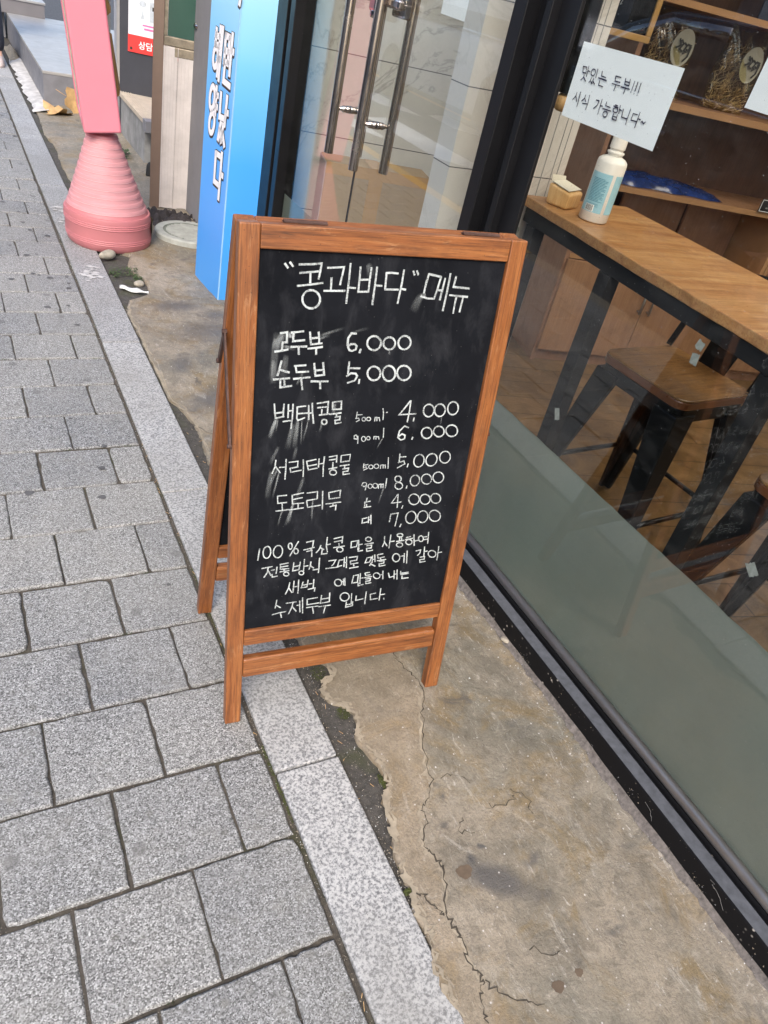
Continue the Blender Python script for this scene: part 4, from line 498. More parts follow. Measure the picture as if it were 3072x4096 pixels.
# paving: 20 cm blocks in running bond along the shopfront
pv = MB(); PX, PY = .2057, .2011
def paver(x0, x1, y0, y1):
    if x1-x0 < .02: return
    z = random.gauss(0, .0010); t = random.random(); j = lambda: random.uniform(-.0014, .0014)
    gp, bv = .0023, .0040
    x0 += gp+j(); x1 -= gp+j(); y0 += gp*1.35+j(); y1 -= gp*1.35+j()
    cs = [(x0, y0), (x1, y0), (x1, y1), (x0, y1)]; tl = [random.gauss(0, .0006) for _ in range(4)]
    near = y0 < 3.2; ns = 9 if near else 3; pts = []
    for k in range(4):
        (ax, ay), (bx, by) = cs[k], cs[(k+1) % 4]; ch = random.uniform(.001, .006) if random.random() < .35 else .0006
        for q in range(ns):
            f = q/ns; px, py = lerp(ax, bx, f), lerp(ay, by, f); d = random.gauss(0, .0006) if near else 0
            if q == 0: d = -ch
            elif random.random() < .06 and near: d = -random.uniform(.0015, .0035)
            cx, cy = (x0+x1)/2, (y0+y1)/2
            if q == 0: nx, ny = (px-cx)/abs(px-cx), (py-cy)/abs(py-cy)
            else: nx, ny = ((0, -1), (1, 0), (0, 1), (-1, 0))[k]
            pts.append((px+nx*d, py+ny*d, nx, ny, lerp(tl[k], tl[(k+1) % 4], f)))
    n = len(pts)
    def ring(i, zz): return [(px-nx*i*(1 if near else 1), py-ny*i, zz+tt) for px, py, nx, ny, tt in pts]
    vs = ring(0, -.03)+ring(0, z-.0045)+ring(bv*.45, z-.0014)+ring(bv, z)
    fs = [tuple(range(3*n, 4*n))]
    for k in range(3):
        for i in range(n): fs.append((k*n+i, k*n+(i+1) % n, (k+1)*n+(i+1) % n, (k+1)*n+i))
    pv.add(vs, fs, 0, t)
for r in range(-7, 66):
    y0 = .483+PY*r; y1 = y0+PY
    off = .050 if r % 2 == 0 else .1505
    xs = [off+PX*k for k in range(-7, 3)]; xs = [x for x in xs if -.86 < x < .44]
    xs = [-.86]+xs+[.456]
    for a, b in zip(xs, xs[1:]): paver(a, b, y0, y1)
for k in range(150):
    x = random.uniform(-.85, .44); y = random.uniform(1.3, 9) if k % 3 else random.uniform(1.7, 4.5); r_ = random.uniform(.005, .013); ph = random.random()*6
    ring = [(x+r_*1.1*(1+.12*math.sin(3*a+ph))*math.cos(a), y+r_*(1+.12*math.sin(3*a+ph))*math.sin(a), .0019+.0004*math.sin(a+ph)) for a in [2*math.pi*i/16 for i in range(16)]]
    pv.add(ring, [tuple(range(16))], 1, .5)
for k in range(26):      # tufts of moss and grass in the joints
    r = random.randint(-1, 16); y = .483+PY*r+random.gauss(0, .001); x = random.uniform(-.6, .45)
    for q in range(14):
        a = random.uniform(0, 6.28); l = random.uniform(.002, .007); dx0 = random.gauss(0, .006); dy0 = random.gauss(0, .0015)
        pv.add([(x+dx0, y+dy0, -.005), (x+dx0+.0012, y+dy0+.0006, -.005), (x+dx0+math.cos(a)*l*.5, y+dy0+math.sin(a)*l*.5, -.003+l*.8)], [(0, 1, 2)], 2, .5)
M['oldgum'] = plain('flattened_dark_gum', (.085, .083, .083), .7, var=.25, scale=40)
tag(pv.build('pavement', ['paver', 'oldgum', 'leafgreen'], attr='tone'), kind='structure')
g = MB(); g.add([(-.87, -1.2, -.0065), (.4655, -1.2, -.0065), (.4655, 14, -.0065), (-.87, 14, -.0065)], [(0, 1, 2, 3)])
tag(g.build('joint_sand', 'dirt'), kind='structure')
# granite edging strip
kb = MB(); ky = [-1.2, -.18, .822, 1.82, 2.82, 3.82, 4.82, 5.82, 6.82, 7.82, 8.82, 9.82, 10.8, 11.8, 12.8, 13.8]
for a, b in zip(ky, ky[1:]):
    d = random.uniform(-.002, .002); kb.box((.4655+d, a+.002, -.08), (.606+d, b-.002, .003+random.uniform(-.001, .002)), 0, .2 if 2.8 < a < 4.9 else random.uniform(.6, 1))
for k in range(60):
    cx, cy = ((.535+random.gauss(0, .022), 3.50+random.gauss(0, .05)) if k < 34 else (.50+random.uniform(-.02, .05), 4.30+random.uniform(-.16, .14)))
    n_ = 8; r_ = random.uniform(.004, .014); ph = random.random()*6
    kb.add([(min(.604, cx+r_*1.5*random.uniform(.4, 1.1)*math.cos(2*math.pi*i/n_)), cy+r_*random.uniform(.4, 1.1)*math.sin(2*math.pi*i/n_), .0062+.00003*k) for i in range(n_)], [tuple(range(n_))], 1, 1)
tag(kb.build('granite_kerb', ['granite', 'mortar'], bevel=.004, attr='tone'), kind='structure')
g = MB(); NX, NY = 26, 260
vs = []; fs = []
for j in range(NY+1):
    for i in range(NX+1):
        x = lerp(.44, 1.35, i/NX); y = lerp(-1.2, 13, j/NY)
        vs.append((x, y, -.010+random.gauss(0, .0016)+(.006*math.sin(y*31+x*17)*math.sin(x*41) if x > .62 else 0)))
for j in range(NY):
    for i in range(NX): a = j*(NX+1)+i; fs.append((a, a+1, a+NX+2, a+NX+1))
g.add(vs, fs); tag(g.build('dirt_strip', 'soil', smooth=True), kind='structure')
# worn concrete apron with its broken edge
EDGE = [(.600, -1.2), (.598, .26), (.599, .277), (.600, .293), (.592, .322), (.594, .349), (.595, .376), (.607, .403), (.611, .424), (.610, .450), (.613, .488), (.622, .511), (.616, .539), (.623, .576), (.636, .607), (.648, .656), (.651, .689), (.665, .708), (.678, .721), (.685, .765), (.678, .793), (.666, .826), (.665, .856), (.683, .888), (.685, .919), (.671, .945), (.645, .956), (.637, .988), (.648, 1.014), (.676, 1.029), (.685, 1.066), (.641, 1.114), (.645, 1.161), (.633, 1.25), (.628, 1.5), (.633, 1.899), (.654, 2.088), (.657, 2.182), (.636, 2.303), (.612, 2.373), (.612, 2.642), (.615, 2.863), (.611, 3.041), (.612, 3.122), (.64, 3.221), (.726, 3.27), (.755, 3.347), (.757, 3.473), (.709, 3.60), (.753, 3.761), (.70, 3.80), (.66, 3.87), (.63, 4.1), (.63, 4.6), (.65, 4.9), (.64, 5.3), (.66, 5.7), (.63, 6.0), (.65, 6.5), (.64, 13)]
def xl(y):
    for (xa, ya), (xb, yb) in zip(EDGE, EDGE[1:]):
        if ya <= y <= yb: return lerp(xa, xb, (y-ya)/(yb-ya+1e-9))
    return EDGE[-1][0]
def sm(a, b, t): t = max(0, min(1, (t-a)/(b-a))); return t*t*(3-2*t)
def zf(x, y):
    z = .004+.012*sm(.62, .95, x)+.016*sm(1.125, 1.165, x)
    z += .0016*math.sin(x*23+y*9)+.0014*math.sin(x*11-y*17+1)+.0008*math.sin(y*47+x*61)
    return z
ap = MB(); ys = [-1.2]; y = -1.2
while y < 8.0:
    y += .012 if .2 < y < 2.2 else (.03 if y < 4.5 else .08); ys.append(y)
NXA = 34; vs = []; fs = []
for y in ys:
    e = xl(y)+random.uniform(-.004, .004)
    for i in range(NXA+3):
        if i == 0: vs.append((e+.003, y, -.02))
        elif i == 1: vs.append((e, y, zf(e, y)-.004))
        else:
            f = ((i-2)/NXA)**1.25; x = lerp(e+.006, 1.2, f); vs.append((x, y, zf(x, y)+random.gauss(0, .0004)))
W_ = NXA+3
for j in range(len(ys)-1):
    for i in range(W_-1): a = j*W_+i; fs.append((a, a+1, a+W_+1, a+W_))
ap.add(vs, fs)
def rough_path(pts, n=5, amp=.003):
    out = []
    for a, b in zip(pts, pts[1:]):
        for k in range(n): out.append((lerp(a[0], b[0], k/n)+random.gauss(0, amp), lerp(a[1], b[1], k/n)+random.gauss(0, amp)))
    return out+[pts[-1]]
def crack(pts, wd, mi=1, h=.0012, dx=0):
    p = rough_path(pts)
    ribbon(ap, [(a+dx, b) for a, b in p], wd, lambda a, b: (a, b, zf(a, b)+h), mi, .6, False)
CR = [(.853, 1.055), (.858, 1.019), (.862, .99), (.873, .960), (.868, .914), (.838, .86), (.80, .79), (.778, .716), (.775, .695), (.743, .659), (.723, .643), (.721, .624), (.691, .588), (.691, .564), (.703, .536), (.700, .511), (.672, .460), (.661, .433), (.667, .405), (.669, .379), (.660, .351), (.667, .330), (.670, .315)]
crack(CR[14:], .0055, 2, .0010, -.004); crack(CR[3:15], .006, 2, .0010, -.006)
crack(CR[:14], .0018); crack(CR[13:], .0028)
crack([(.670, .315), (.689, .291), (.72, .262), (.75, .245)], .0018)
crack([(.670, .315), (.656, .306), (.649, .287), (.643, .259)], .002)
crack([(.624, .508), (.634, .494), (.644, .474), (.649, .456), (.657, .440)], .0028)
crack([(.80, .70), (.84, .685), (.85, .66)], .0014); crack([(.93, .62), (.95, .58), (.94, .55)], .0014); crack([(.86, .60), (.90, .59), (.925, .60)], .0012)
crack([(.78, .33), (.81, .30), (.83, .305)], .0016); crack([(.79, .60), (.77, .575), (.80, .56)], .0012); crack([(.63, 2.2), (.70, 2.12), (.80, 2.08)], .002)
crack([(.76, 3.28), (.86, 3.22), (1.0, 3.23)], .004, 2)
def blot(cx, cy, rx, ry, mi, h=.0008):
    k = 26; ring = []
    for i in range(k):
        a = 2*math.pi*i/k; q = 1+.10*math.sin(3*a+cx*9)+.06*math.sin(7*a+cy*5)
        ring.append((cx+rx*q*math.cos(a), cy+ry*q*math.sin(a)))
    ap.add([(x, y, zf(x, y)+h) for x, y in ring]+[(cx, cy, zf(cx, cy)+h)], [(i, (i+1) % k, k) for i in range(k)], mi)
if True: pass
vs = []; fs = []; yy = -1.2
while yy < 1.7:
    e1 = 1.151+random.gauss(0, .0018)+.003*math.sin(yy*9); e2 = 1.1625
    vs += [(e1, yy, zf(e1, yy)+.0012), (lerp(e1, e2, .5), yy, zf(1.15, yy)+.006+random.gauss(0, .0006)), (e2, yy, zf(1.163, yy)+.012)]; yy += .012
for j in range(len(vs)//3-1): fs += [(3*j, 3*j+1, 3*j+4, 3*j+3), (3*j+1, 3*j+2, 3*j+5, 3*j+4)]
ap.add(vs, fs, 5)
for k in range(3):
    for off, wdt in ((.004, .010), (.012, .006)):
        p = [(a+off*random.uniform(.2, 1.4), b) for a, b in rough_path([e for e in EDGE if .2 < e[1] < 3.3], 4, .003)]
        i0 = random.randint(0, 20)
        for q in range(i0, len(p)-8, random.choice((14, 18, 24))):
            seg = p[q:q+random.randint(4, 10)]
            ribbon(ap, seg, wdt*random.uniform(.4, 1), lambda a, b: (a, b, zf(a, b)+.001+.0003*k), 2, .7, False)
M['gum'] = plain('old_round_stain', (.115, .082, .055), .6, var=.15, scale=90)
M['oil'] = plain('dark_smudge', (.085, .080, .080), .7, var=.35, scale=60)
blot(.737, .4975, .0165, .0135, 3); blot(.79, .258, .012, .010, 3); blot(.84, .262, .008, .007, 3)
apo = ap.build('concrete_apron', ['apron', 'crack', 'lip', 'gum', 'oil', 'fillet'], smooth=True); tag(apo, kind='structure')
def crx(y):
    if y > 1.055: return .853-(y-1.055)*.9
    if y < .315: return .67+(.315-y)*.35
    for (xa, ya), (xb, yb) in zip(CR, CR[1:]):
        if yb <= y <= ya: return lerp(xa, xb, (ya-y)/(ya-yb+1e-9))
    return .67
at_ = apo.data.attributes.new('outer', 'FLOAT', 'POINT')
at_.data.foreach_set('value', [1-sm(-.012, .006, v.co.x-crx(v.co.y)) for v in apo.data.vertices])
# white mortar fillet along the far stone platform
g = MB(); vs = []; fs = []; ys = [6.62+.07*i for i in range(30)]
for y in ys:
    a = .635+random.uniform(-.015, .015); b = .715
    vs += [(a, y, .002), (a+.02, y, .014+random.uniform(0, .008)), (b-.02, y, .026), (b+.02, y, .03)]
for j in range(len(ys)-1):
    for i in range(3): a = j*4+i; fs.append((a, a+1, a+5, a+4))
fs.append((0, 1, 2, 3)); g.add(vs, fs)
tag(g.build('mortar_fillet', 'mortar', smooth=True), kind='structure')

# ------------------------------------------------------------------ shop window
YW0, YJ = -3.2, 1.504
win = thing('shop_window', 'big glass shop window with frosted lower band and black sill right of the chalkboard', 'shop window', (1.2, 0, 0))
def wb(x): return x-1.2
g = MB(); g.box((wb(1.163), YW0, .0), (wb(1.32), 1.69, .092)); g.build('sill', 'sill', win, bevel=.002)
g = MB(); g.add([(wb(1.1645), YW0, .0945), (wb(1.1965), YW0, .0945), (wb(1.1965), 1.5, .0945), (wb(1.1645), 1.5, .0945)], [(0, 1, 2, 3)])
g.build('sill_ledge', 'ledge', win)
g = MB(); g.box((wb(1.2015), YW0, .0925), (wb(1.235), 1.503, .108)); g.build('glazing_channel', 'blackmetal', win)
g = MB(); g.tube([(wb(1.2075), YW0, .122), (wb(1.2075), 1.503, .122)], .0125, 14); g.build('glazing_bead', 'bead', win, smooth=True)
g = MB(); g.box((wb(1.212), YW0, .125), (wb(1.214), 1.503, 2.4)); g.build('pane', 'glass', win)
g = MB(); vs = []; n = 150
for i in range(n+1):
    y = lerp(YW0, 1.503, i/n); vs += [(wb(1.2165), y, .126), (wb(1.2165), y, .526+random.gauss(0, .0006))]
g.add(vs, [(2*i, 2*i+2, 2*i+3, 2*i+1) for i in range(n)]); g.build('frosted_film', 'frost', win)
g = MB(); g.box((wb(1.16), 1.636, .092), (wb(1.26), 1.684, 2.4)); g.box((wb(1.195), 1.5925, .094), (wb(1.255), 1.636, 2.4)); g.box((wb(1.178), 1.570, .094), (wb(1.225), 1.5925, 2.4))
g.box((wb(1.20), 1.504, .094), (wb(1.2115), 1.570, 2.4)); g.build('jamb', 'blackmetal', win, bevel=.002)
g = MB(); g.box((wb(1.16), YW0, 2.4), (wb(1.32), 3.25, 3.4)); g.build('header', 'blackdull', win)
g = MB()
for cy, cz, n_, sp_ in ((.905, .035, 60, .020), (.93, .02, 30, .03), (.50, .06, 16, .012), (.30, .05, 26, .016), (.12, .035, 60, .022), (.06, .03, 40, .03), (.70, .05, 20, .05), (.40, .02, 30, .08), (1.10, .03, 20, .05), (.2, .015, 40, .12)):
    for k in range(n_):
        y = random.gauss(cy, sp_); z = max(.004, min(.088, random.gauss(cz, sp_*.7))); q = random.uniform(.0006, .0026)
        a = [Vector((random.uniform(-.6, .2), random.uniform(-1, 1), random.uniform(-1, 1)))*q for _ in range(4)]
        g.add([(wb(1.1622)+v.x, y+v.y, z+v.z) for v in a], [(0, 1, 2), (0, 3, 1), (1, 3, 2), (2, 3, 0)], random.choice((0, 0, 1)))
for y0, z0, L in ((.47, .075, .035), (.28, .085, .045), (.10, .06, .03), (.64, .05, .02)):
    p = [(wb(1.1615), y0-L*q/7+random.gauss(0, .003), max(.01, z0-.5*L*(q/7)**2+random.gauss(0, .003))) for q in range(8)]; g.tube(p, .00028, 4, 1)
d_ = g.build('stuck_dirt', ['lip', 'plastergrey'], win); d_['kind'] = 'stuff'
# glass double door
door = thing('glass_door', 'frameless glass double door with long steel bar handles and black jambs', 'door', (1.2, 2.427, 0))
dx = lambda x: x-1.2
dy = lambda y: y-2.427
for nm, a, b in (('leaf', 1.690, 2.4235), ('leaf', 2.4305, 3.03)):
    g = MB(); g.box((dx(1.209), dy(a), .03), (dx(1.213), dy(b), 2.38)); lf = g.build(nm, 'doorglass', door)
    g = MB(); g.add([(dx(1.2155), dy(a), .032), (dx(1.2155), dy(b), .032), (dx(1.2155), dy(b), .556), (dx(1.2155), dy(a), .556)], [(0, 1, 2, 3)]); g.build('frosted_film', 'frost', lf)
for yy in (2.542, 2.336):
    for xx in (1.158, 1.268):
        g = MB(); g.tube([(dx(xx), dy(yy), .832), (dx(xx), dy(yy), 1.75)], .0152, 24); h = g.build('handle', 'steel', door, bevel=.0015)
        for zz in (.972, 1.292):
            s = 1 if xx < 1.2 else -1
            g = MB(); P = lambda f: (dx(lerp(xx, 1.2095 if s > 0 else 1.2125, f)), dy(yy), zz)
            g.tube([P(.25), P(.42), P(.55), P(.62), P(.66), P(.80), P(.82), P(1)], [.0055, .006, .010, .0115, .0105, .0105, .0115, .0115], 18); g.build('standoff', 'chrome', h, smooth=True)
g = MB(); g.box((dx(1.2088), dy(2.4238), .03), (dx(1.2132), dy(2.4302), 2.38)); g.build('edge_seal', 'blackdull', door)
# lock case on the meeting edge
lk = MB(); lk.box((dx(1.165), dy(2.385), 1.262), (dx(1.205), dy(2.43), 1.40)); lk.tube([(dx(1.185), dy(2.408), 1.245), (dx(1.185), dy(2.408), 1.27)], .020, 20)
lk.box((dx(1.218), dy(2.30), 1.262), (dx(1.245), dy(2.38), 1.40)); lk.box((dx(1.17), dy(2.25), 1.283), (dx(1.19), dy(2.36), 1.31))
lk.build('lock', 'chrome', door, bevel=.007, seg=3)
g = MB(); g.box((dx(1.17), dy(3.03), .0), (dx(1.25), dy(3.075), 2.4)); g.box((dx(1.195), dy(3.075), .0), (dx(1.27), dy(3.12), 2.4)); g.box((dx(1.175), dy(3.12), 0), (dx(1.27), dy(3.245), 2.4)); g.build('jamb', 'blackmetal', door, bevel=.002)
g = MB(); g.box((dx(1.165), dy(1.692), .0), (dx(1.30), dy(3.03), .024)); g.build('threshold', 'ledge', door, bevel=.002)

# ------------------------------------------------------------------ shop interior
g = MB(); g.add([(1.30, -3.2, .0005), (6, -3.2, .0005), (6, 4.6, .0005), (1.30, 4.6, .0005)], [(0, 1, 2, 3)]); tag(g.build('interior_floor', 'floor'), kind='structure')
CA, SA = math.cos(R(-14)), math.sin(R(-14))
PIERX = (.318, .352, .372)
wl = MB(); wl.box((0, 0, 0), (.40, .09, 2.55)); t = wl.build('tiled_pier', 'tile_wall'); t.matrix_world = fr(1, 0, 1.215, 1.872)
tag(t, 'narrow warm grey tiled wall pier just inside the window behind the bar table end', 'wall')
g = MB()
for x in PIERX: g.box((x, -.0012, 0), (x+.0022, -.0002, 2.5))
g.build('joint_line', 'plastergrey', t)
wl = MB(); wl.box((0, 0, 0), (1.235, .09, 2.55)); t = wl.build('marble_tile_wall', 'tile_marble'); t.matrix_world = fr(CA, SA, 1.275, 3.24)
tag(t, 'white veined marble tile wall inside behind the glass double door', 'wall')
wl = MB(); wl.box((4.6, -3.2, 0), (4.7, 2.1, 2.55)); tag(wl.build('back_wall', 'plaster'), 'cream plaster wall deep inside the shop', 'wall')
wl = MB(); wl.box((1.33, -3.3, 0), (4.6, -3.21, 2.55)); tag(wl.build('side_wall', 'plaster'), 'cream plaster wall at the near end of the shop', 'wall')
wl = MB(); wl.box((-.02, .42, 0), (2.5, .50, 2.55)); t = wl.build('rear_wall', 'plaster'); t.matrix_world = fr(CA, SA, 2.416, 2.618); tag(t, 'cream plaster wall hidden behind the brown shelf cabinet', 'wall')
wl = MB(); wl.box((1.21, -3.3, 2.56), (4.8, 4.2, 2.66)); tag(wl.build('ceiling', 'ceiling'), kind='structure')

# shop ceiling lamps: flat square LED panels, lit
M['led'], t_, b_ = new_mat('lit_led_panel'); b_.inputs['Base Color'].default_value = (.8, .8, .8, 1); b_.inputs['Emission Color'].default_value = (1, .89, .76, 1); b_.inputs['Emission Strength'].default_value = 5.6
for x, y, lab in ((2.1, .7, 'lit square ceiling lamp over the bar table'), (3.0, 1.7, 'lit square ceiling lamp in front of the shelf cabinet'), (3.4, .9, 'lit square ceiling lamp deep inside the shop')):
    t = thing('ceiling_lamp', lab, 'ceiling lamp', (x, y, 2.545), 0, 'square ceiling lamps of the shop')
    g = MB(); g.box((-.31, -.31, -.03), (.31, .31, .012)); g.build('frame', 'whitetext', t, bevel=.003)
    g = MB(); g.add([(-.29, -.29, -.032), (.29, -.29, -.032), (.29, .29, -.032), (-.29, .29, -.032)], [(0, 1, 2, 3)]); g.build('diffuser', 'led', t)
# shelf cabinet
cab = thing('shelf_cabinet', 'brown wood-grain wall cabinet with doors below and open shelves above inside the shop', 'cabinet', mat=fr(CA, SA, 2.416, 2.618))
DEP = .36
g = MB(); g.box((0, 0, 0), (.02, DEP, 2.3)); g.build('side_panel', 'cab_pink', cab)
g = MB(); g.box((.021, DEP-.012, 0), (2.1, DEP, 2.3)); g.build('back_board', 'cab_back', cab)
for sx in (.30, .62, .98, 1.38):
    pass
g = MB(); g.box((.021, .012, 0), (2.1, .03, .058)); g.build('plinth', 'cab_pink', cab)
for k, (a, b) in enumerate(((.012, .483), (.487, .977), (.981, 1.47), (1.474, 1.96))):
    g = MB(); g.box((a, -.018, .062), (b, 0, .50)); d = g.build('door', 'cab_wood', cab, bevel=.0015)
    hx = b-.024 if k % 2 == 0 else a+.024
    g = MB(); g.tube([(hx, -.042, .30), (hx, -.042, .42)], .0055, 10); g.tube([(hx, -.042, .31), (hx, -.017, .31)], .004, 8); g.tube([(hx, -.042, .41), (hx, -.017, .41)], .004, 8); g.build('handle', 'bead', d, smooth=True)
for z0, z1 in ((.505, .523), (.812, .834), (1.149, 1.174), (1.488, 1.510), (1.86, 1.88)):
    g = MB(); g.box((.021, .002, z0), (2.1, DEP-.013, z1)); s_ = g.build('shelf', 'cab_wood', cab)
    g = MB(); g.box((.021, -.003, z0-.0005), (2.1, .0015, z1+.0005)); g.build('edge_band', 'cab_edge', s_)
g = MB(); g.box((1.04, -.004, .524), (1.06, .30, .811)); g.box((1.064, -.004, .524), (1.084, .30, .811)); g.build('divider', 'cab_edge', cab)
g = MB()
for k, (a, b) in enumerate(((.34, .50), (.505, .70), (.705, .86), (.865, 1.03))): g.box((a, .27+.02*(k % 2), .524), (b, .285+.02*(k % 2), .80))
g.build('leaning_board', 'cab_pink', cab)
CM = fr(CA, SA, 2.416, 2.618)
def cabp(s, n, z): return CM @ Vector((s, n, z))
def cabm(s, n, z, rz=0): return CM @ Matrix.Translation((s, n, z)) @ Matrix.Rotation(rz, 4, 'Z')
def scrawl(g, x, z, w_, h_, n_, y, wd):      # writing too small and blurred to read: loose pen strokes
    for k in range(n_):
        a = x+w_*(k+.5)/n_; q = [(a+random.uniform(-.3, .3)*w_/n_, z+h_*random.uniform(.7, 1)), (a+random.uniform(-.4, .4)*w_/n_, z+h_*random.uniform(.3, .7)), (a+random.uniform(-.4, .1)*w_/n_, z+h_*random.uniform(0, .3))]
        if k % 2: q.append((a+.4*w_/n_, z+h_*random.uniform(0, .4)))
        ribbon(g, q, wd, lambda u_, v_: (u_, y, v_))
# framed chalk menu
t = thing('framed_menu', 'wood framed black menu board with white chalk prices hanging inside by the shelves', 'menu board', mat=cabm(-.27, -.075, 1.345))
for a, b in (((0, 0, 0), (.27, .02, .022)), ((0, 0, .43), (.27, .02, .452)), ((0, 0, .0225), (.022, .02, .4295)), ((.248, 0, .0225), (.27, .02, .4295))):
    g = MB(); g.box(a, b); g.build('frame', 'frame_wood', t, bevel=.002)
g = MB(); g.box((.0225, .008, .0225), (.2475, .018, .4295)); pb = g.build('panel', 'board', t)
g = MB()
vs, fs = text_mesh('4,000', .042); g.add([(.135+v.x, .0075, .175+v.y) for v in vs], fs)
for x, z, w_, n_ in ((.045, .135, .095, 9), (.055, .095, .06, 6), (.04, .20, .07, 6), (.04, .25, .09, 8), (.15, .25, .08, 6), (.04, .32, .18, 12)): scrawl(g, x, z, w_, .026, n_, .0075, .0022)
g.build('chalk_prices', 'chalk', pb)

# bags of dried food on the second shelf
def bag(s, label, tall):
    t = thing('dried_food_bag', label, 'food bag', mat=cabm(s, .13, 1.1745), group='clear bags of dried strands on the shelf')
    W, H, D = .225, tall, .085
    g = MB(); nu, nv = 22, 22; vs = []; fs = []
    for side in (-1, 1):
        for j in range(nv+1):
            for i in range(nu+1):
                u = i/nu; v = j/nv
                e = (math.sin(math.pi*u)**.5)*(max(0, math.sin(math.pi*min(1, v*.94+.06)))**.6)
                x = (u-.5)*W*(1-.16*v*v+.05*math.sin(v*9+s*7)); z = v*H+.010*math.sin(u*8+s*3)*(v > .6)
                y = side*D/2*e+.006*math.sin(u*17+v*13+side+s*5)
                vs.append((x, y, z))
        o_ = 0 if side < 0 else (nu+1)*(nv+1)
        for j in range(nv):
            for i in range(nu): a = o_+j*(nu+1)+i; fs.append((a, a+1, a+nu+2, a+nu+1))
    g.add(vs, fs); g.build('clear_film', 'film_clear', t, smooth=True)
    g = MB()
    for k in range(330):
        v = random.random()**1.5*.78; x = random.uniform(-.42, .42)*W*(1-.2*v); y = random.uniform(-.34, .34)*D*math.sin(math.pi*(x/W+.5)); z = .012+v*H
        a = random.uniform(-.9, .9)+(1.57 if v < .12 else 0.6); l = random.uniform(.02, .06); p = []
        for q in range(5):
            f = q/4-.5; p.append((max(-.44*W, min(.44*W, x+math.sin(a)*l*f+.006*math.sin(q*2+k))), y+.004*math.cos(k+q), max(.004, min(H*.86, z+math.cos(a)*l*f))))
        g.tube(p, random.uniform(.0010, .0021), 5, k % 2)
    g.build('dried_strands', ['strand', 'strand2'], t, smooth=True)
    g = MB(); ring = [(.050*math.cos(2*math.pi*k/28)+.03, -D/2-.004+.006*abs(math.cos(2*math.pi*k/28)), .185+.066*math.sin(2*math.pi*k/28)) for k in range(28)]
    g.add(ring+[(x, y+.0012, z) for x, y, z in ring], [tuple(range(28))]+[(i, (i+1) % 28, 28+(i+1) % 28, 28+i) for i in range(28)]); lb = g.build('oval_label', 'ovlabel', t)
    g = MB()
    for st in ([(-.022, .022), (-.012, .006), (-.026, -.002)], [(-.014, .02), (-.004, .012), (-.012, -.004), (-.002, -.010)], [(.0, .014), (.010, .008), (.004, -.006), (.012, -.010), (.004, -.014)], [(.012, .012), (.024, .010), (.020, -.004), (.012, -.002)], [(.026, .006), (.024, -.020), (.014, -.034)]):
        ribbon(g, [(1.25*a, 1.25*b) for a, b in st], .0075, lambda a, b: (a+.03, -D/2-.0055, b+.185))
    g.build('brush_lettering', 'labelblack', lb)
    return t
bag(.215, 'clear bag of dried strands with oval label, half hidden by the white paper notice', .285)
bag(.555, 'clear bag of dried strands with oval label, fully seen beside the second paper notice', .30)
# flat blue packs on the third shelf
t = MB(); vs = []; fs = []; nu, nv = 46, 14
for sd_ in (0, 1):
    for j in range(nv+1):
        for i in range(nu+1):
            u = i/nu; v = j/nv; e = (math.sin(math.pi*u)**.35)*(math.sin(math.pi*v)**.4)
            h = (.052*e*(1-.55*u)+.004*math.sin(u*37+v*9)*e+.004*math.sin(v*23+u*13)*e) if sd_ else 0
            vs.append((u*.62, v*.2+.01*math.sin(u*20), h))
    o_ = sd_*(nu+1)*(nv+1)
    for j in range(nv):
        for i in range(nu): a = o_+j*(nu+1)+i; fs.append((a, a+1, a+nu+2, a+nu+1))
t.add(vs, fs); o = t.build('blue_pack', 'bluepack', smooth=True); o.matrix_world = cabm(.08, .03, .836); tag(o, 'crumpled glossy dark blue plastic pack lying on the lower open shelf', 'packet')
# price card on the third shelf edge
t = thing('price_card', 'small black price card with white border standing at the lower shelf edge', 'price card', mat=cabm(.86, -.012, .835))
g = MB(); g.box((0, 0, 0), (.105, .003, .055)); g.build('card', 'blackcard', t)
g = MB()
for a, b in (((.002, -.001, .002), (.103, -.0004, .0045)), ((.002, -.001, .0505), (.103, -.0004, .053)), ((.002, -.001, .0047), (.0045, -.0004, .0503)), ((.1005, -.001, .0047), (.103, -.0004, .0503))): g.box(a, b)
scrawl(g, .036, .030, .042, .009, 7, -.0012, .0014); scrawl(g, .030, .016, .050, .009, 8, -.0012, .0014)
g.build('white_print', 'whitetext', t)
t = thing('slate_sign', 'dark slate sign with small pale lettering standing on the top shelf', 'sign', mat=cabm(.50, .05, 1.511))
g = MB(); g.box((0, 0, 0), (.42, .012, .26)); g.build('board', 'darkgreysign', t, bevel=.002)
g = MB(); scrawl(g, .145, .036, .11, .022, 10, -.0008, .0024); g.build('lettering', 'whitetext', t)
# dark bottle-like bundle against the pier, its label reading sideways
t = thing('dark_rolled_banner', 'dark rolled banner with pale lettering and wooden end knob hanging beside the window jamb', 'banner', (1.34, 1.64, 1.20))
g = MB(); g.tube([(0, 0, .02), (0, 0, .45)], .022, 16); g.build('roll', 'blackdull', t, smooth=True)
g = MB(); g.lathe([(.010, -.02), (.018, -.015), (.019, .008), (.012, .018)], n=20); g.build('wooden_knob', 'kraftwood', t, smooth=True)

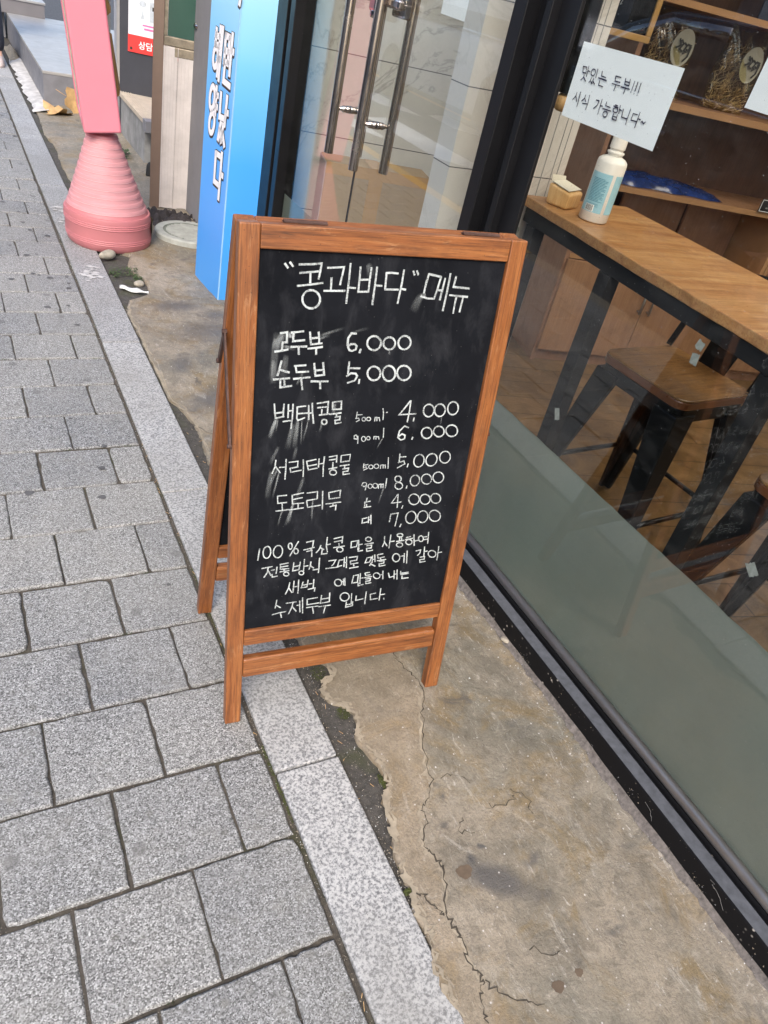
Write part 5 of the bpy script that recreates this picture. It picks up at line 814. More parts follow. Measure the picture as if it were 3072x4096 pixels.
# bar table
tb = thing('bar_table', 'long narrow wooden bar table on black steel legs behind the window', 'table', mat=fr(-.046, -1, 1.476, 1.858))
L_ = 2.3; Wd = .40
g = MB(); vs = []; n = 90
for i in range(n+1):
    x = L_*i/n; wv = .003*math.sin(x*9)+.002*math.sin(x*31)+random.gauss(0, .0007)
    vs += [(x, wv, .930), (x, Wd, .930), (x, Wd, .903), (x, wv*.6+.002, .903)]
fs = [(0, 3, 2, 1), (4*n, 4*n+1, 4*n+2, 4*n+3)]
for i in range(n):
    for k in range(4): fs.append((4*i+k, 4*i+(k+1) % 4, 4*i+4+(k+1) % 4, 4*i+4+k))
g.add(vs, fs); o = g.build('tabletop', 'table_wood', tb, bevel=.003)
g = MB(); g.box((.02, .012, .862), (L_-.02, .052, .9025)); g.box((.02, Wd-.05, .862), (L_-.02, Wd-.01, .9025)); g.build('apron_rail', 'blackdull', tb, bevel=.002)
for x in (.045, .405, .97, 2.2):
    g = MB(); g.box((x, .012, .001), (x+.045, .052, .861)); g.build('leg', 'blackdull', tb, bevel=.002)
for x in (.045, 2.2):
    g = MB(); g.box((x, Wd-.05, .001), (x+.045, Wd-.01, .861)); g.build('leg', 'blackdull', tb, bevel=.002)

# bar chairs
def rrect(h, r, n=6):
    pts = []
    for cx, cy, a0 in ((h-r, h-r, 0), (-h+r, h-r, 90), (-h+r, -h+r, 180), (h-r, -h+r, 270)):
        for k in range(n+1): a = R(a0+90*k/n); pts.append((cx+r*math.cos(a), cy+r*math.sin(a)))
    return pts
def bar_chair(loc, rz, label):
    t = thing('bar_chair', label, 'bar chair', loc, rz, 'black metal bar chairs with wooden seats')
    H = .60; h = .163
    g = MB(); g.prism(rrect(h-.001, .04), H-.006, H); g.build('seat', 'seat_wood', t, bevel=.002)
    g = MB(); g.prism(rrect(h, .04), H-.030, H-.0065); g.build('seat_edge', 'seat_edge', t, bevel=.003)
    g = MB(); g.prism(rrect(h-.006, .038), H-.075, H-.0305); g.build('seat_frame', 'blackmetal', t, bevel=.004)
    for sx in (-1, 1):
        for sy in (-1, 1):
            def ring(z, o, w_, th):
                c = (sx*o, sy*o); e = sx*w_, sy*w_
                return [(c[0], c[1], z), (c[0]-e[0], c[1], z), (c[0]-e[0], c[1]-sy*th, z), (c[0]-sx*th, c[1]-sy*th, z), (c[0]-sx*th, c[1]-e[1], z), (c[0], c[1]-e[1], z)]
            a = ring(H-.05, h-.002, .088, .022); m_ = ring(H-.30, h+.028, .062, .02); b = ring(.001, h+.062, .036, .016)
            g = MB(); vs = a+m_+b; fs = [tuple(range(6)), tuple(range(17, 11, -1))]
            for k in range(2):
                for i in range(6): fs.append((k*6+i, k*6+(i+1) % 6, k*6+6+(i+1) % 6, k*6+6+i))
            g.add(vs, fs); g.build('leg', 'blackmetal', t, bevel=.004)
    q = h+.035
    for p0, p1 in (((-q, -q), (q, -q)), ((q, -q), (q, q)), ((q, q), (-q, q)), ((-q, q), (-q, -q))):
        g = MB(); f = .09; g.tube([(lerp(p0[0], p1[0], f), lerp(p0[1], p1[1], f), .20), (lerp(p0[0], p1[0], 1-f), lerp(p0[1], p1[1], 1-f), .20)], .0085, 10); g.build('footrest', 'blackmetal', t, smooth=True)
    # low back on the room side (+x)
    g = MB(); pts = []
    for k in range(25):
        a = math.pi*k/24; y = -math.cos(a)*(h-.004); pts.append((h-.03+.10*math.sin(a)**.5, y, H+.004+.27*math.sin(a)**.45))
    g.tube(pts, .010, 10); g.build('back_frame', 'blackmetal', t, smooth=True)
    g = MB(); vs = []
    for k in range(9):
        f = k/8; x = h-.012+.078*f; z = H-.01+.275*f; hw = .050+.012*f
        vs += [(x, -hw, z), (x, hw, z), (x+.003, hw, z), (x+.003, -hw, z)]
    fs = [(0, 3, 2, 1), (32, 33, 34, 35)]
    for i in range(8):
        for k in range(4): fs.append((4*i+k, 4*i+(k+1) % 4, 4*i+4+(k+1) % 4, 4*i+4+k))
    g.add(vs, fs); g.build('back_splat', 'blackdull', t)
    return t
ch = bar_chair((1.845, 1.372, 0), R(4), 'black metal bar chair whose whole wooden seat shows under the bar table')
dup(ch, (1.762, .712, 0), 'black metal bar chair cut by the right edge, only a seat corner showing', R(1))
# third seat further along for whoever steps aside

# soap bottle
t = thing('pump_bottle', 'white bottle with light blue label and barcode standing on the bar table', 'bottle', (1.572, 1.648, .931))
r = .040
g = MB(); g.lathe([(r-.004, 0), (r, .004), (r, .150), (r-.002, .157), (r-.009, .163), (.018, .168), (.014, .170)], n=64); g.build('body', 'bottle', t, smooth=True)
def wrap(a, z, rr): return (rr*math.cos(a), rr*math.sin(a), z)
A0 = math.atan2(-1.648, -1.572)          # towards the street corner
def patch(g, a0, a1, z0, z1, rr, mi=0, n=14):
    vs = []
    for k in range(n+1): a = lerp(a0, a1, k/n); vs += [wrap(a, z0, rr), wrap(a, z1, rr)]
    g.add(vs, [(2*k, 2*k+2, 2*k+3, 2*k+1) for k in range(n)], mi)
g = MB(); patch(g, A0-1.25, A0+.38, .026, .126, r+.0004); patch(g, A0+.62, A0+1.9, .026, .126, r+.0004)
lb = g.build('label', 'labelblue', t)
g = MB()
for k in range(17):
    z = .112-k*.0035; patch(g, A0-.86, A0+.2-.35*random.random()*(k % 3 == 0), z-.0019, z, r+.0007)
for k in range(3): z = .0485-k*.003; patch(g, A0-.9, A0+.05, z-.0012, z, r+.0007)
g.build('small_print', 'labelink', lb, smooth=False)
g = MB(); patch(g, A0-.82, A0-.18, .028, .045, r+.0010); bc = g.build('barcode_field', 'paper', lb)
g = MB(); a = A0-.77
while a < A0-.24:
    wd = random.choice((.012, .022, .034)); patch(g, a, a+wd, .0292, .0438, r+.0014, n=2); a += wd+random.choice((.014, .024))
g.build('barcode', 'labelblack', bc)
g = MB(); g.lathe([(.020, .1685), (.020, .173), (.023, .174), (.023, .178), (.0175, .180), (.0175, .184), (.021, .186), (.020, .216), (.006, .220)], n=40); g.build('cap', 'bottle', t, smooth=False, bevel=.0008)
# carved wooden stand with a pale card
t = thing('wooden_card_stand', 'small pale wooden block with a card on top beside the bottle', 'wooden block', (1.553, 1.765, .931), R(20)); t.scale = (.84, .84, .9)
g = MB(); g.hexa([(-.046, -.042, 0), (.046, -.036, 0), (.046, .042, 0), (-.046, .042, 0)], [(-.05, -.046, .048), (.05, -.038, .050), (.05, .046, .062), (-.05, .046, .062)]); g.build('block', 'kraftwood', t, bevel=.008, seg=3)
g = MB(); g.hexa([(-.045, -.034, .054), (.045, -.028, .056), (.045, .040, .0655), (-.045, .040, .0655)], [(-.045, -.034, .0552), (.045, -.028, .0572), (.045, .040, .068), (-.045, .040, .068)]); c = g.build('card', 'clearcard', t)
g = MB(); g.hexa([(-.046, .041, .064), (.046, .041, .064), (.046, .0425, .064), (-.046, .0425, .064)], [(-.046, .045, .085), (.046, .045, .078), (.046, .0465, .078), (-.046, .0465, .085)]); g.build('upright_card', 'clearcard', t)

# paper notices stuck on the inside of the glass
XP = 1.2165
t = thing('paper_notice', 'white paper notice with handwritten Korean sampling message taped to the window', 'notice', (XP, 0, 0))
g = MB(); NYp = 14; vs = []
cs = [(1.481, 1.3335), (1.180, 1.336), (1.1815, 1.193), (1.481, 1.1915)]
for i in range(NYp+1):
    f = i/NYp; wv = .0012*math.sin(f*7)
    a = (lerp(cs[0][0], cs[1][0], f), lerp(cs[0][1], cs[1][1], f)); b = (lerp(cs[3][0], cs[2][0], f), lerp(cs[3][1], cs[2][1], f))
    vs += [(.0012+wv*.4, a[0], a[1]), (.0012-wv*.4, b[0], b[1])]
g.add(vs, [(2*i, 2*i+2, 2*i+3, 2*i+1) for i in range(NYp)]); pp = g.build('sheet', 'paper', t, smooth=True)
g = MB()
for st in PAPER.split(';'):
    pts = [tuple(int(c)*1e-4 for c in q.split(',')) for q in st.split()]
    ribbon(g, pts, .0021, lambda a, b: (-.0006, a, b), 0, .25)
g.build('handwriting', 'ink', pp)
t = MB(); t.add([(0, 1.012, 1.389), (0, 1.016, 1.306), (0, .70, 1.303), (0, .70, 1.392)], [(0, 1, 2, 3)]); o = t.build('paper_sheet', 'paper'); o.location = (XP+.0008, 0, 0); tag(o, 'blank white paper sheet on the window at the right picture edge', 'notice')
t = MB(); t.add([(0, dy(2.093)+2.427, 1.305), (0, 1.886, 1.301), (0, 1.889, 1.50), (0, 2.095, 1.50)], [(0, 1, 2, 3)]); o = t.build('paper_sheet', 'paper'); o.location = (XP+.001, 0, 0); tag(o, 'white paper sheet stuck high on the glass door', 'notice')
def tape(y, z, w_, h_, rot, label):
    g = MB(); n = 9; vs = []
    for k in range(n+1):
        f = k/n; vs += [(0, (f-.5)*w_, -h_/2+random.uniform(-.002, .002)), (0, (f-.5)*w_, h_/2+random.uniform(-.002, .002))]
    g.add(vs, [(2*k, 2*k+2, 2*k+3, 2*k+1) for k in range(n)]); o = g.build('tape_scrap', 'tape'); o.location = (1.2172, y, z); o.rotation_euler = (rot, 0, 0)
    tag(o, label, 'tape', 'scraps of old tape left on the window')
tape(.886, .926, .018, .017, .2, 'scrap of pale tape on the glass above the chair seat, upper of two')
tape(.884, .899, .018, .021, -.1, 'scrap of pale tape on the glass over the chair seat, lower of two')
tape(1.166, .612, .016, .028, -.5, 'thin scrap of tape on the glass in front of the black table leg')
tape(.572, .634, .020, .026, -.9, 'torn scrap of tape on the glass near the right picture edge')
def flake(x, z, s, label):
    g = MB(); k = 9; ring = [(s*random.uniform(.6, 1.2)*math.cos(2*math.pi*i/k), s*1.3*random.uniform(.6, 1.2)*math.sin(2*math.pi*i/k)) for i in range(k)]
    g.add([(a, 0, b) for a, b in ring]+[(a, .001, b) for a, b in ring], [tuple(range(k))]+[(i, (i+1) % k, k+(i+1) % k, k+i) for i in range(k)]); o = g.build('tape_scrap', 'tape'); o.location = (x, 1.8695, z); tag(o, label, 'tape', 'scraps of tape on the tiled pier')
flake(1.492, .853, .012, 'torn tape on the tiled pier below the table, upper left one'); flake(1.498, .822, .015, 'larger torn tape on the tiled pier below the table, lower left one')
flake(1.600, .800, .014, 'torn tape at the tiled pier edge by the cabinet, upper one'); flake(1.597, .764, .013, 'torn tape at the tiled pier edge by the cabinet, lower one')
# cardboard box behind the door
t = thing('cardboard_box', 'brown cardboard box with one grey side standing behind the glass door', 'box', mat=fr(CA, SA, 1.372, 3.02))
g = MB(); g.box((.004, 0, .01), (.455, .16, .70)); g.build('carton', 'cardboard', t, bevel=.003)
g = MB(); g.box((0, .003, .012), (.0035, .157, .696)); g.build('grey_side', 'boxgrey', t)
g = MB(); g.box((.19, -.0015, .012), (.25, -.0004, .70)); g.box((.19, -.0012, .7004), (.25, .16, .7016)); g.box((.004, -.0011, .655), (.455, -.0003, .70)); g.build('packing_tape', 'boxtape', t)
g = MB(); vs, fs = text_mesh('55', .030); g.add([(-.0012, .11-v.x, .42+v.y) for v in vs], fs); g.build('print', 'labelblack', t)
# ------------------------------------------------------------------ chalkboard A-frame
BE = Vector((0.99521946, -0.09252354, 0.03126683)); BU = Vector((-0.01752357, 0.14578072, 0.98916172)); BN = Vector((0.09607885, 0.9849809, -0.14346246))
BM = Matrix(((BE.x, BN.x, BU.x, .40025), (BE.y, BN.y, BU.y, .96717), (BE.z, BN.z, BU.z, .0035), (0, 0, 0, 1)))
brd = thing('chalkboard_sign', 'wooden A-frame chalkboard with white handwritten Korean menu standing on the kerb', 'chalkboard', mat=BM)
BW, BH, ST, TH = .5136, 1.0311, .0335, .024
for a in (0, BW-ST):
    g = MB(); g.box((a, 0, 0 if a == 0 else -.003), (a+ST, TH, BH)); g.build('stile', 'wood_z', brd, bevel=.0025)
g = MB(); g.box((ST+.0004, .0008, .9935), (BW-ST-.0004, TH-.001, BH-.0006)); g.build('top_rail', 'wood_x', brd, bevel=.002)
g = MB(); g.box((ST+.0004, .0008, .2085), (BW-ST-.0004, TH-.001, .2468)); g.build('lower_rail', 'wood_x', brd, bevel=.003)
g = MB(); g.box((ST+.0004, .0012, .1225), (BW-ST-.0004, TH-.002, .1715)); g.build('foot_rail', 'wood_x', brd, bevel=.005, seg=3)
g = MB(); g.box((ST-.006, .0075, .24), (BW-ST+.006, .0125, 1.0)); pan = g.build('chalk_panel', 'board', brd)
PY_ = .0069
g = MB()
for st in BOARD.split(';'):
    wd, rest = st.split(' ', 1)
    pts = [tuple(int(c)*1e-4 for c in q.split(',')) for q in rest.split()]
    ribbon(g, pts, int(wd)*1e-4, lambda a, b: (a, PY_, b), 0, .12)
g.build('chalk_lettering', 'chalk', pan)
SM = [(0.0764, 0.707, 0.0658, 0.6687, 0.0068, 0.8), (0.1081, 0.6961, 0.0997, 0.6446, 0.009, 0.3), (0.0732, 0.6042, 0.0671, 0.5446, 0.0086, 0.3), (0.1359, 0.5873, 0.1213, 0.5296, 0.0064, 0.25), (0.0875, 0.8221, 0.0836, 0.7761, 0.0103, 0.22), (0.0687, 0.86, 0.0653, 0.7694, 0.012, 0.22), (0.0798, 0.7069, 0.0771, 0.6804, 0.0023, 0.5), (0.1165, 0.7031, 0.1126, 0.6464, 0.0077, 0.45), (0.1239, 0.7028, 0.1252, 0.6533, 0.0027, 0.4), (0.1362, 0.7024, 0.1282, 0.6607, 0.0027, 0.4), (0.1629, 0.7038, 0.1593, 0.6767, 0.0041, 0.45), (0.183, 0.7324, 0.1818, 0.708, 0.0059, 0.45), (0.4042, 0.7028, 0.4044, 0.6817, 0.0018, 0.4), (0.2874, 0.6631, 0.2762, 0.6374, 0.0023, 0.45), (0.0888, 0.6056, 0.0776, 0.5463, 0.0034, 0.5), (0.0842, 0.6083, 0.0703, 0.5722, 0.0051, 0.35), (0.1208, 0.5374, 0.1066, 0.4834, 0.0056, 0.5), (0.0984, 0.5212, 0.0911, 0.485, 0.0034, 0.4), (0.1572, 0.5395, 0.1583, 0.4888, 0.003, 0.6), (0.1189, 0.5298, 0.1122, 0.4881, 0.0043, 0.4), (0.3036, 0.562, 0.2947, 0.514, 0.003, 0.3), (0.0839, 0.6518, 0.0682, 0.6143, 0.0064, 0.25), (0.1176, 0.65, 0.1128, 0.6212, 0.0056, 0.25), (0.0802, 0.8601, 0.0688, 0.8288, 0.012, 0.5), (0.087, 0.8569, 0.102, 0.8554, 0.0103, 0.55), (0.0888, 0.8545, 0.1006, 0.8521, 0.0051, 0.5), (0.1443, 0.8558, 0.188, 0.8695, 0.0045, 0.3), (0.0676, 0.8503, 0.0654, 0.8305, 0.0069, 0.5), (0.0663, 0.8138, 0.067, 0.7694, 0.0086, 0.4), (0.0799, 0.8371, 0.1037, 0.8322, 0.0058, 0.45), (0.1098, 0.7686, 0.1215, 0.7981, 0.0051, 0.3), (0.1995, 0.8613, 0.2341, 0.8701, 0.0051, 0.12), (0.2761, 0.8288, 0.2771, 0.8218, 0.0034, 0.4), (0.1415, 0.8491, 0.1631, 0.8576, 0.0051, 0.3), (0.3227, 0.9294, 0.3102, 0.899, 0.0137, 0.2), (0.3327, 0.9286, 0.3183, 0.926, 0.0091, 0.5), (0.2185, 0.978, 0.2258, 0.9554, 0.0114, 0.25)]
me_v, me_f, fade = [], [], []
for i, (a0, b0, a1, b1, wd, al) in enumerate(SM):
    d = Vector((a1-a0, b1-b0)); L = d.length; d.normalize(); nn_ = Vector((-d.y, d.x)); ns, nw = 8, 6; base = len(me_v)
    for j in range(ns+1):
        for k in range(nw+1):
            f = j/ns; w2 = (k/nw-.5)*wd*(1+.5*f); p = Vector((a0, b0))+d*L*f+nn_*w2
            me_v.append((p.x, PY_+.0002+i*2e-6, p.y)); fade.append(min(1, al*.95)*math.sin(math.pi*k/nw)**.7*(math.sin(math.pi*min(1, f*.5+.5))**1.0)*min(1, f*5+.15))
    for j in range(ns):
        for k in range(nw): q = base+j*(nw+1)+k; me_f.append((q, q+1, q+nw+2, q+nw+1))
me = bpy.data.meshes.new('chalk_smears'); me.from_pydata(me_v, [], me_f); me.materials.append(M['smear'])
a = me.attributes.new('fade', 'FLOAT', 'POINT'); a.data.foreach_set('value', fade)
o = bpy.data.objects.new('chalk_smears', me); SC.collection.objects.link(o); o.parent = pan
# rear frame, swung back from the hinges
bl = BM.inverted() @ Vector((.432, 1.306, .0))           # foot of the rear left leg, in board axes
piv = Vector((0, TH+.003, BH-.003)); dv = Vector((0, bl.y-piv.y, bl.z-piv.z)); LR = dv.length-.002; dv.normalize()
ang = math.atan2(dv.y, -dv.z)
RM = Matrix.Translation(piv) @ Matrix.Rotation(ang, 4, 'X')
def rbox(name, mat, a, b, bev, parent=brd):
    g = MB(); g.box(a, b); o = g.build(name, mat, parent, bevel=bev); o.matrix_local = RM; return o
rbox('rear_stile', 'wood_z', (0, 0, -LR), (ST, TH, 0), .0025); rbox('rear_stile', 'wood_z', (BW-ST, 0, -LR), (BW, TH, 0), .0025)
rbox('rear_top_rail', 'wood_x', (ST+.0004, .001, -.037), (BW-ST-.0004, TH-.001, -.0005), .002)
rbox('rear_lower_rail', 'wood_x', (ST+.0004, .001, -LR+.2085), (BW-ST-.0004, TH-.001, -LR+.2468), .003)
rbox('rear_foot_rail', 'wood_x', (ST+.0004, .001, -LR+.1225), (BW-ST-.0004, TH-.002, -LR+.1715), .005)
rbox('rear_panel', 'board', (ST-.006, .010, -LR+.24), (BW-ST+.006, .015, -.03), 0)
for x in (.075, .395):
    g = MB(); g.box((x, TH-.005, BH+.0002), (x+.072, TH+.010, BH+.0018)); g.tube([(x, TH+.002, BH+.002), (x+.072, TH+.002, BH+.002)], .0030, 10); g.build('hinge', 'hinge', brd)
def stay(sx):
    A = Vector((sx, TH*.5, .70)); kn = None
    p1 = RM @ Vector((sx, TH*.5, -.27)); A2 = Vector((sx, TH*.5, .655)); K = Vector((sx, (A2.y+p1.y)/2+.01, .84))
    g = MB()
    for P, Q in ((A2, K), (K, p1)):
        d = (Q-P).normalized(); n_ = Vector((0, -d.z, d.y))*.0055; e = Vector((.0016, 0, 0))
        g.hexa([P-n_-e, P+n_-e, P+n_+e, P-n_+e], [Q-n_-e, Q+n_-e, Q+n_+e, Q-n_+e])
    for P in (A2, K, p1): g.tube([P-Vector((.004, 0, 0)), P+Vector((.004, 0, 0))], .0045, 10)
    g.build('folding_stay', 'hinge', brd)
stay(-.0035); stay(BW+.0035)

# ------------------------------------------------------------------ blue standing sign
FD = Vector((-.023, .307, 0)).normalized()
# local X = outward normal of the lettered face (towards the street), local Y along it away from the camera
SMx = Matrix(((-FD.y, FD.x, 0, 1.029), (FD.x, FD.y, 0, 3.21), (0, 0, 1, .004), (0, 0, 0, 1)))
SMx = Matrix(((FD.y, FD.x, 0, 1.029), (-FD.x, FD.y, 0, 3.21), (0, 0, 1, .004), (0, 0, 0, 1)))
bs = thing('blue_signboard', 'tall blue gradient signboard with white outlined Korean lettering beside the glass door', 'signboard', mat=SMx)
g = MB(); g.box((0, 0, 0), (.168, .308, 2.0)); bx = g.build('panel_box', 'blue', bs, bevel=.003)
g = MB()
for (a, b) in (((-.0012, -.0012, .0), (.004, .004, 2.0)),): g.box(a, b)
g.build('corner_strip', plain('pale_blue_corner', (.30, .56, .86), .4), bs)
g = MB(); gw = MB(); gd = MB()
for st in BLUE.split(';'):
    pts = [tuple(int(c)*1e-4 for c in q.split(',')) for q in st.split()]
    ribbon(gd, pts, .0285, lambda a, b: (-.0010, a+.002, b-.007)); ribbon(g, pts,   .0315, lambda a, b: (-.0014, a, b)); ribbon(gw, pts, .0235, lambda a, b: (-.0022, a, b))
gd.build('letter_shadow', 'labelblack', bx); g.build('letter_outline', 'labelblack', bx); gw.build('lettering', 'whitetext', bx)

# ------------------------------------------------------------------ pink standing sign on a ribbed base
ps = thing('pink_standing_sign', 'pink standing sign on a ribbed conical plastic base at the kerb', 'standing sign', (.694, 3.965, .004))
prof = [(.186, 0), (.196, .012), (.200, .03)]
z = .03
for k in range(3): prof += [(.2005, z+.004), (.2025, z+.0065), (.2005, z+.009)]; z += .009
prof += [(.2000, .105)]; z = .105
for k in range(3): prof += [(.2005, z+.002), (.203, z+.005), (.2005, z+.008)]; z += .009
prof += [(.201, .150), (.198, .158)]
nst = 10; rimz = []
zs = [.158+(.495-.158)*(i/nst)**1.02 for i in range(nst+1)]; rs = [lerp(.192, .066, (i/nst)**.96) for i in range(nst+1)]
for i in range(nst):
    q = lambda f: (lerp(rs[i], rs[i+1], f), lerp(zs[i], zs[i+1], f))
    a, b, c_, d = q(.03), q(.50), q(.53), q(.97)
    prof += [(a[0]-.001, a[1]), (b[0]-.001, b[1]), (c_[0]+.0012, c_[1]), (lerp(c_[0], d[0], .12)+.0014, lerp(c_[1], d[1], .12)), (d[0]+.0020, d[1]-.0005), (d[0]+.0004, d[1]+.001)]; rimz += [len(prof)-4]
prof += [(.060, .497), (.046, .500), (.046, .522)]
g = MB(); vs = []; fs = []; n = 72
for r_, zz in prof:
    sh = -.032*(zz/.5)**1.0
    for k in range(n): a = 2*math.pi*k/n; vs.append((r_*math.cos(a)+sh, r_*math.sin(a), zz))
mi = []
for i in range(len(prof)-1):
    for k in range(n): fs.append((i*n+k, i*n+(k+1) % n, (i+1)*n+(k+1) % n, (i+1)*n+k)); mi.append(2 if i in rimz or (i-1) in rimz and 0 else (0 if prof[i][1] < .16 or prof[i][1] > .465 else 1))
fs += [tuple(range(n))[::-1], tuple((len(prof)-1)*n+k for k in range(n))]; mi += [0, 0]
g.v = vs; g.f = fs; g.m = mi; g.attr = [0]*len(fs)
base = g.build('ribbed_base', ['pinkbase', 'pinktop', 'pinkrim'], ps)
for p in base.data.polygons: p.use_smooth = True
e_ = base.modifiers.new('split', 'EDGE_SPLIT'); e_.split_angle = R(28)
g = MB(); vs = []
for k in range(7):
    a = R(-22+k*6); vs += [(.2045*math.cos(a), .2045*math.sin(a), .045), (.2045*math.cos(a), .2045*math.sin(a), .125)]
g.add(vs, [(2*k, 2*k+2, 2*k+3, 2*k+1) for k in range(6)]); g.build('maker_sticker', 'sticker', base)
BRM = Matrix.Translation((-.034, -.004, .516)) @ Matrix.Rotation(R(-7.6), 4, 'Y') @ Matrix.Rotation(R(-5), 4, 'Z')
def pb(name, mat, a, b, bev=0, seg=2):
    g = MB(); g.box(a, b); o = g.build(name, mat, ps, bevel=bev, seg=seg); o.matrix_local = BRM; return o
pb('end_frame', 'pink', (-.081, -.10, .0), (.081, -.035, 1.15), .010, 3)
pb('end_frame', 'pink', (-.081, .34, .0), (.081, .40, 1.15), .010, 3)
pb('bottom_frame', 'pink', (-.081, -.0345, .0), (.081, .3395, .03), .006)
pb('inner_box', 'pinkdark', (-.068, -.034, .0305), (.068, .339, 1.14))
pb('printed_face', 'print', (-.0755, -.030, .034), (-.0685, .337, 1.14)); pb('printed_face', 'print', (.0685, -.030, .034), (.0755, .337, 1.14))
g = MB(); g.hexa([(.080, .02, .12), (.100, .03, .13), (.112, .10, .14), (.080, .10, .12)], [(.080, .02, .33), (.094, .03, .34), (.104, .10, .36), (.080, .10, .38)]); g.hexa([(.080, .02, .43), (.106, .03, .45), (.114, .10, .46), (.080, .10, .46)], [(.080, .02, .55), (.090, .03, .53), (.092, .10, .54), (.080, .10, .56)])
o = g.build('cardboard_patch', 'brownkraft', ps); o.matrix_local = BRM

# ------------------------------------------------------------------ neighbouring frontage
UA = fr(CA, SA, 1.012, 4.535)
ad = thing('aluminium_door', 'old aluminium door with brown post, ribbed white lower strip and green glass', 'door', mat=UA)
g = MB(); g.box((0, -.012, .004), (.052, .07, 2.2)); g.build('post', 'alu_brown', ad, bevel=.002)
g = MB(); g.box((.0525, -.010, .83), (.40, .03, .872)); g.box((.105, -.014, .785), (.40, -.002, .829)); g.build('mid_rail', 'alu_dirty', ad, bevel=.004)
g = MB()
for x0, x1, y in ((.0525, .0600, -.018), (.0605, .1235, -.012), (.1240, .1265, -.018), (.1270, .205, -.012), (.2052, .2085, -.016)): g.box((x0, y, .022), (x1, .02, .828))
for x in (.075, .09, .105, .142, .160, .178): g.box((x, -.0135, .024), (x+.003, -.0119, .826))
g.build('ribbed_strip', 'alu', ad, bevel=.001)
g = MB(); g.box((.070, .004, .873), (.40, .010, 2.2)); g.build('green_pane', 'greenglass', ad)
g = MB(); g.box((.0522, -.004, .873), (.0695, .02, 2.2)); g.build('glazing_strip', 'alu_dirty', ad)
g = MB(); g.box((.210, .012, .004), (.50, .03, .784)); g.build('grey_panel', 'greywall', ad)
g = MB(); g.box((.2086, .004, .05), (.2140, .0115, .52)); g.build('red_edge', 'redbrick', ad)
g = MB(); g.tube([(.205, -.012, .945), (.205, -.04, .945), (.225, -.052, .940), (.30, -.05, .935)], [.012, .013, .013, .010], 14); g.build('lever_handle', 'chrome', ad, smooth=True)
w_ = MB(); w_.box((1.205, 3.25, 0), (1.36, 4.48, 3.4)); tag(w_.build('grey_side_wall', 'greywall'), 'grey painted wall strip behind the blue signboard', 'wall')

# charcoal wall with poster behind the tiled step
th2 = R(-20); UB = fr(math.cos(th2), math.sin(th2), 1.155, 6.18)
w_ = MB(); w_.box((0, 0, 0), (2.0, .2, 3.2)); o = w_.build('charcoal_wall', 'darkwall'); o.matrix_world = UB; tag(o, 'charcoal painted rendered wall behind the beige tiled step', 'wall')
def onwall(px, off=0):   # helper: intersection of a photo ray with this wall (used once to size the poster)
    return None
po = thing('poster', 'white poster with red footer band and two product pictures on the charcoal wall', 'poster', mat=UB)
g = MB(); g.box((.058, -.006, .664), (.56, -.0005, 1.6)); g.build('white_sheet', 'postwhite', po)
g = MB(); g.box((.056, -.0085, .560), (.56, -.0065, .6635)); rb = g.build('red_band', 'postred', po)
g = MB(); vs, fs = text_mesh('상담문의  0', .052, .0008); g.add([(.125+v.x, -.0092, .590+v.y) for v in vs], fs); g.build('band_lettering', 'whitetext', rb)
g = MB(); k = 16; g.add([(.078+.009*math.cos(2*math.pi*i/k), -.0094, .582+.009*math.sin(2*math.pi*i/k)) for i in range(k)], [tuple(range(k))]); g.build('screw', 'labelblack', rb)
g = MB()
for a, b in (((.118, -.0072, .690), (.119, -.0062, .895)), ((.262, -.0072, .690), (.263, -.0062, .895)), ((.118, -.0072, .688), (.263, -.0062, .690)), ((.118, -.0072, .895), (.263, -.0062, .897))): g.box(a, b)
g.build('picture_frame_line', 'postgrey', po)
g = MB(); g.box((.195, -.0075, .755), (.250, -.0062, .870)); g.prism([(.130+.02*math.cos(2*math.pi*i/16)+.018, .0) for i in range(3)], 0, 0) if 0 else None
g.add([(.150+.024*math.cos(2*math.pi*i/16), -.0072, .852+.018*math.sin(2*math.pi*i/16)) for i in range(16)], [tuple(range(16))])
g.add([(.150, -.0072, .825), (.138, -.0072, .765), (.162, -.0072, .765)], [(0, 1, 2)]); g.build('product_picture', 'postgrey', po)
g = MB(); g.box((.212, -.0082, .822), (.236, -.0076, .845)); g.build('screen_picture', 'postwhite' if 0 else 'labelblack', po)
g = MB(); g.box((.150, -.0074, .725), (.235, -.0062, .735)); g.box((.160, -.0074, .703), (.235, -.0062, .715)); g.box((.13, -.0074, .912), (.24, -.0062, .918)); g.build('small_print', 'postpink', po)
# tiled step
sp_ = thing('tiled_step', 'stained grey concrete step topped with beige ribbed tiles left of the brown door post', 'step')
g = MB(); g.add([(1.165, 5.40, .0), (1.9, 5.40, .0), (1.9, 6.9, .0), (1.165, 6.9, 0), (1.165, 5.40, .272), (1.9, 5.40, .272), (1.9, 6.9, .272), (1.165, 6.9, .272)], [(0, 3, 2, 1), (4, 5, 6, 7), (0, 1, 5, 4), (1, 2, 6, 5), (2, 3, 7, 6), (3, 0, 4, 7)]); g.build('riser', 'plastergrey', sp_)
g = MB(); g.box((1.150, 5.39, .2725), (1.9, 6.9, .300))
for k in range(5): g.box((1.158+.016*k, 5.392, .3002), (1.166+.016*k, 6.9, .3030))
g.build('tile_tread', 'tilebeige', sp_, bevel=.001)
g = MB(); g.box((1.148, 5.30, .235), (1.9, 5.389, .303)); g.build('dark_nosing', 'slabdark', sp_, bevel=.003)
t = thing('white_downpipe', 'white plastic downpipe standing left of the charcoal wall behind the pink sign', 'pipe', (1.125, 6.62, .30))
g = MB(); g.tube([(0, 0, 0), (0, 0, 2.8)], .048, 28); g.build('pipe', 'pipewhite', t, smooth=True)
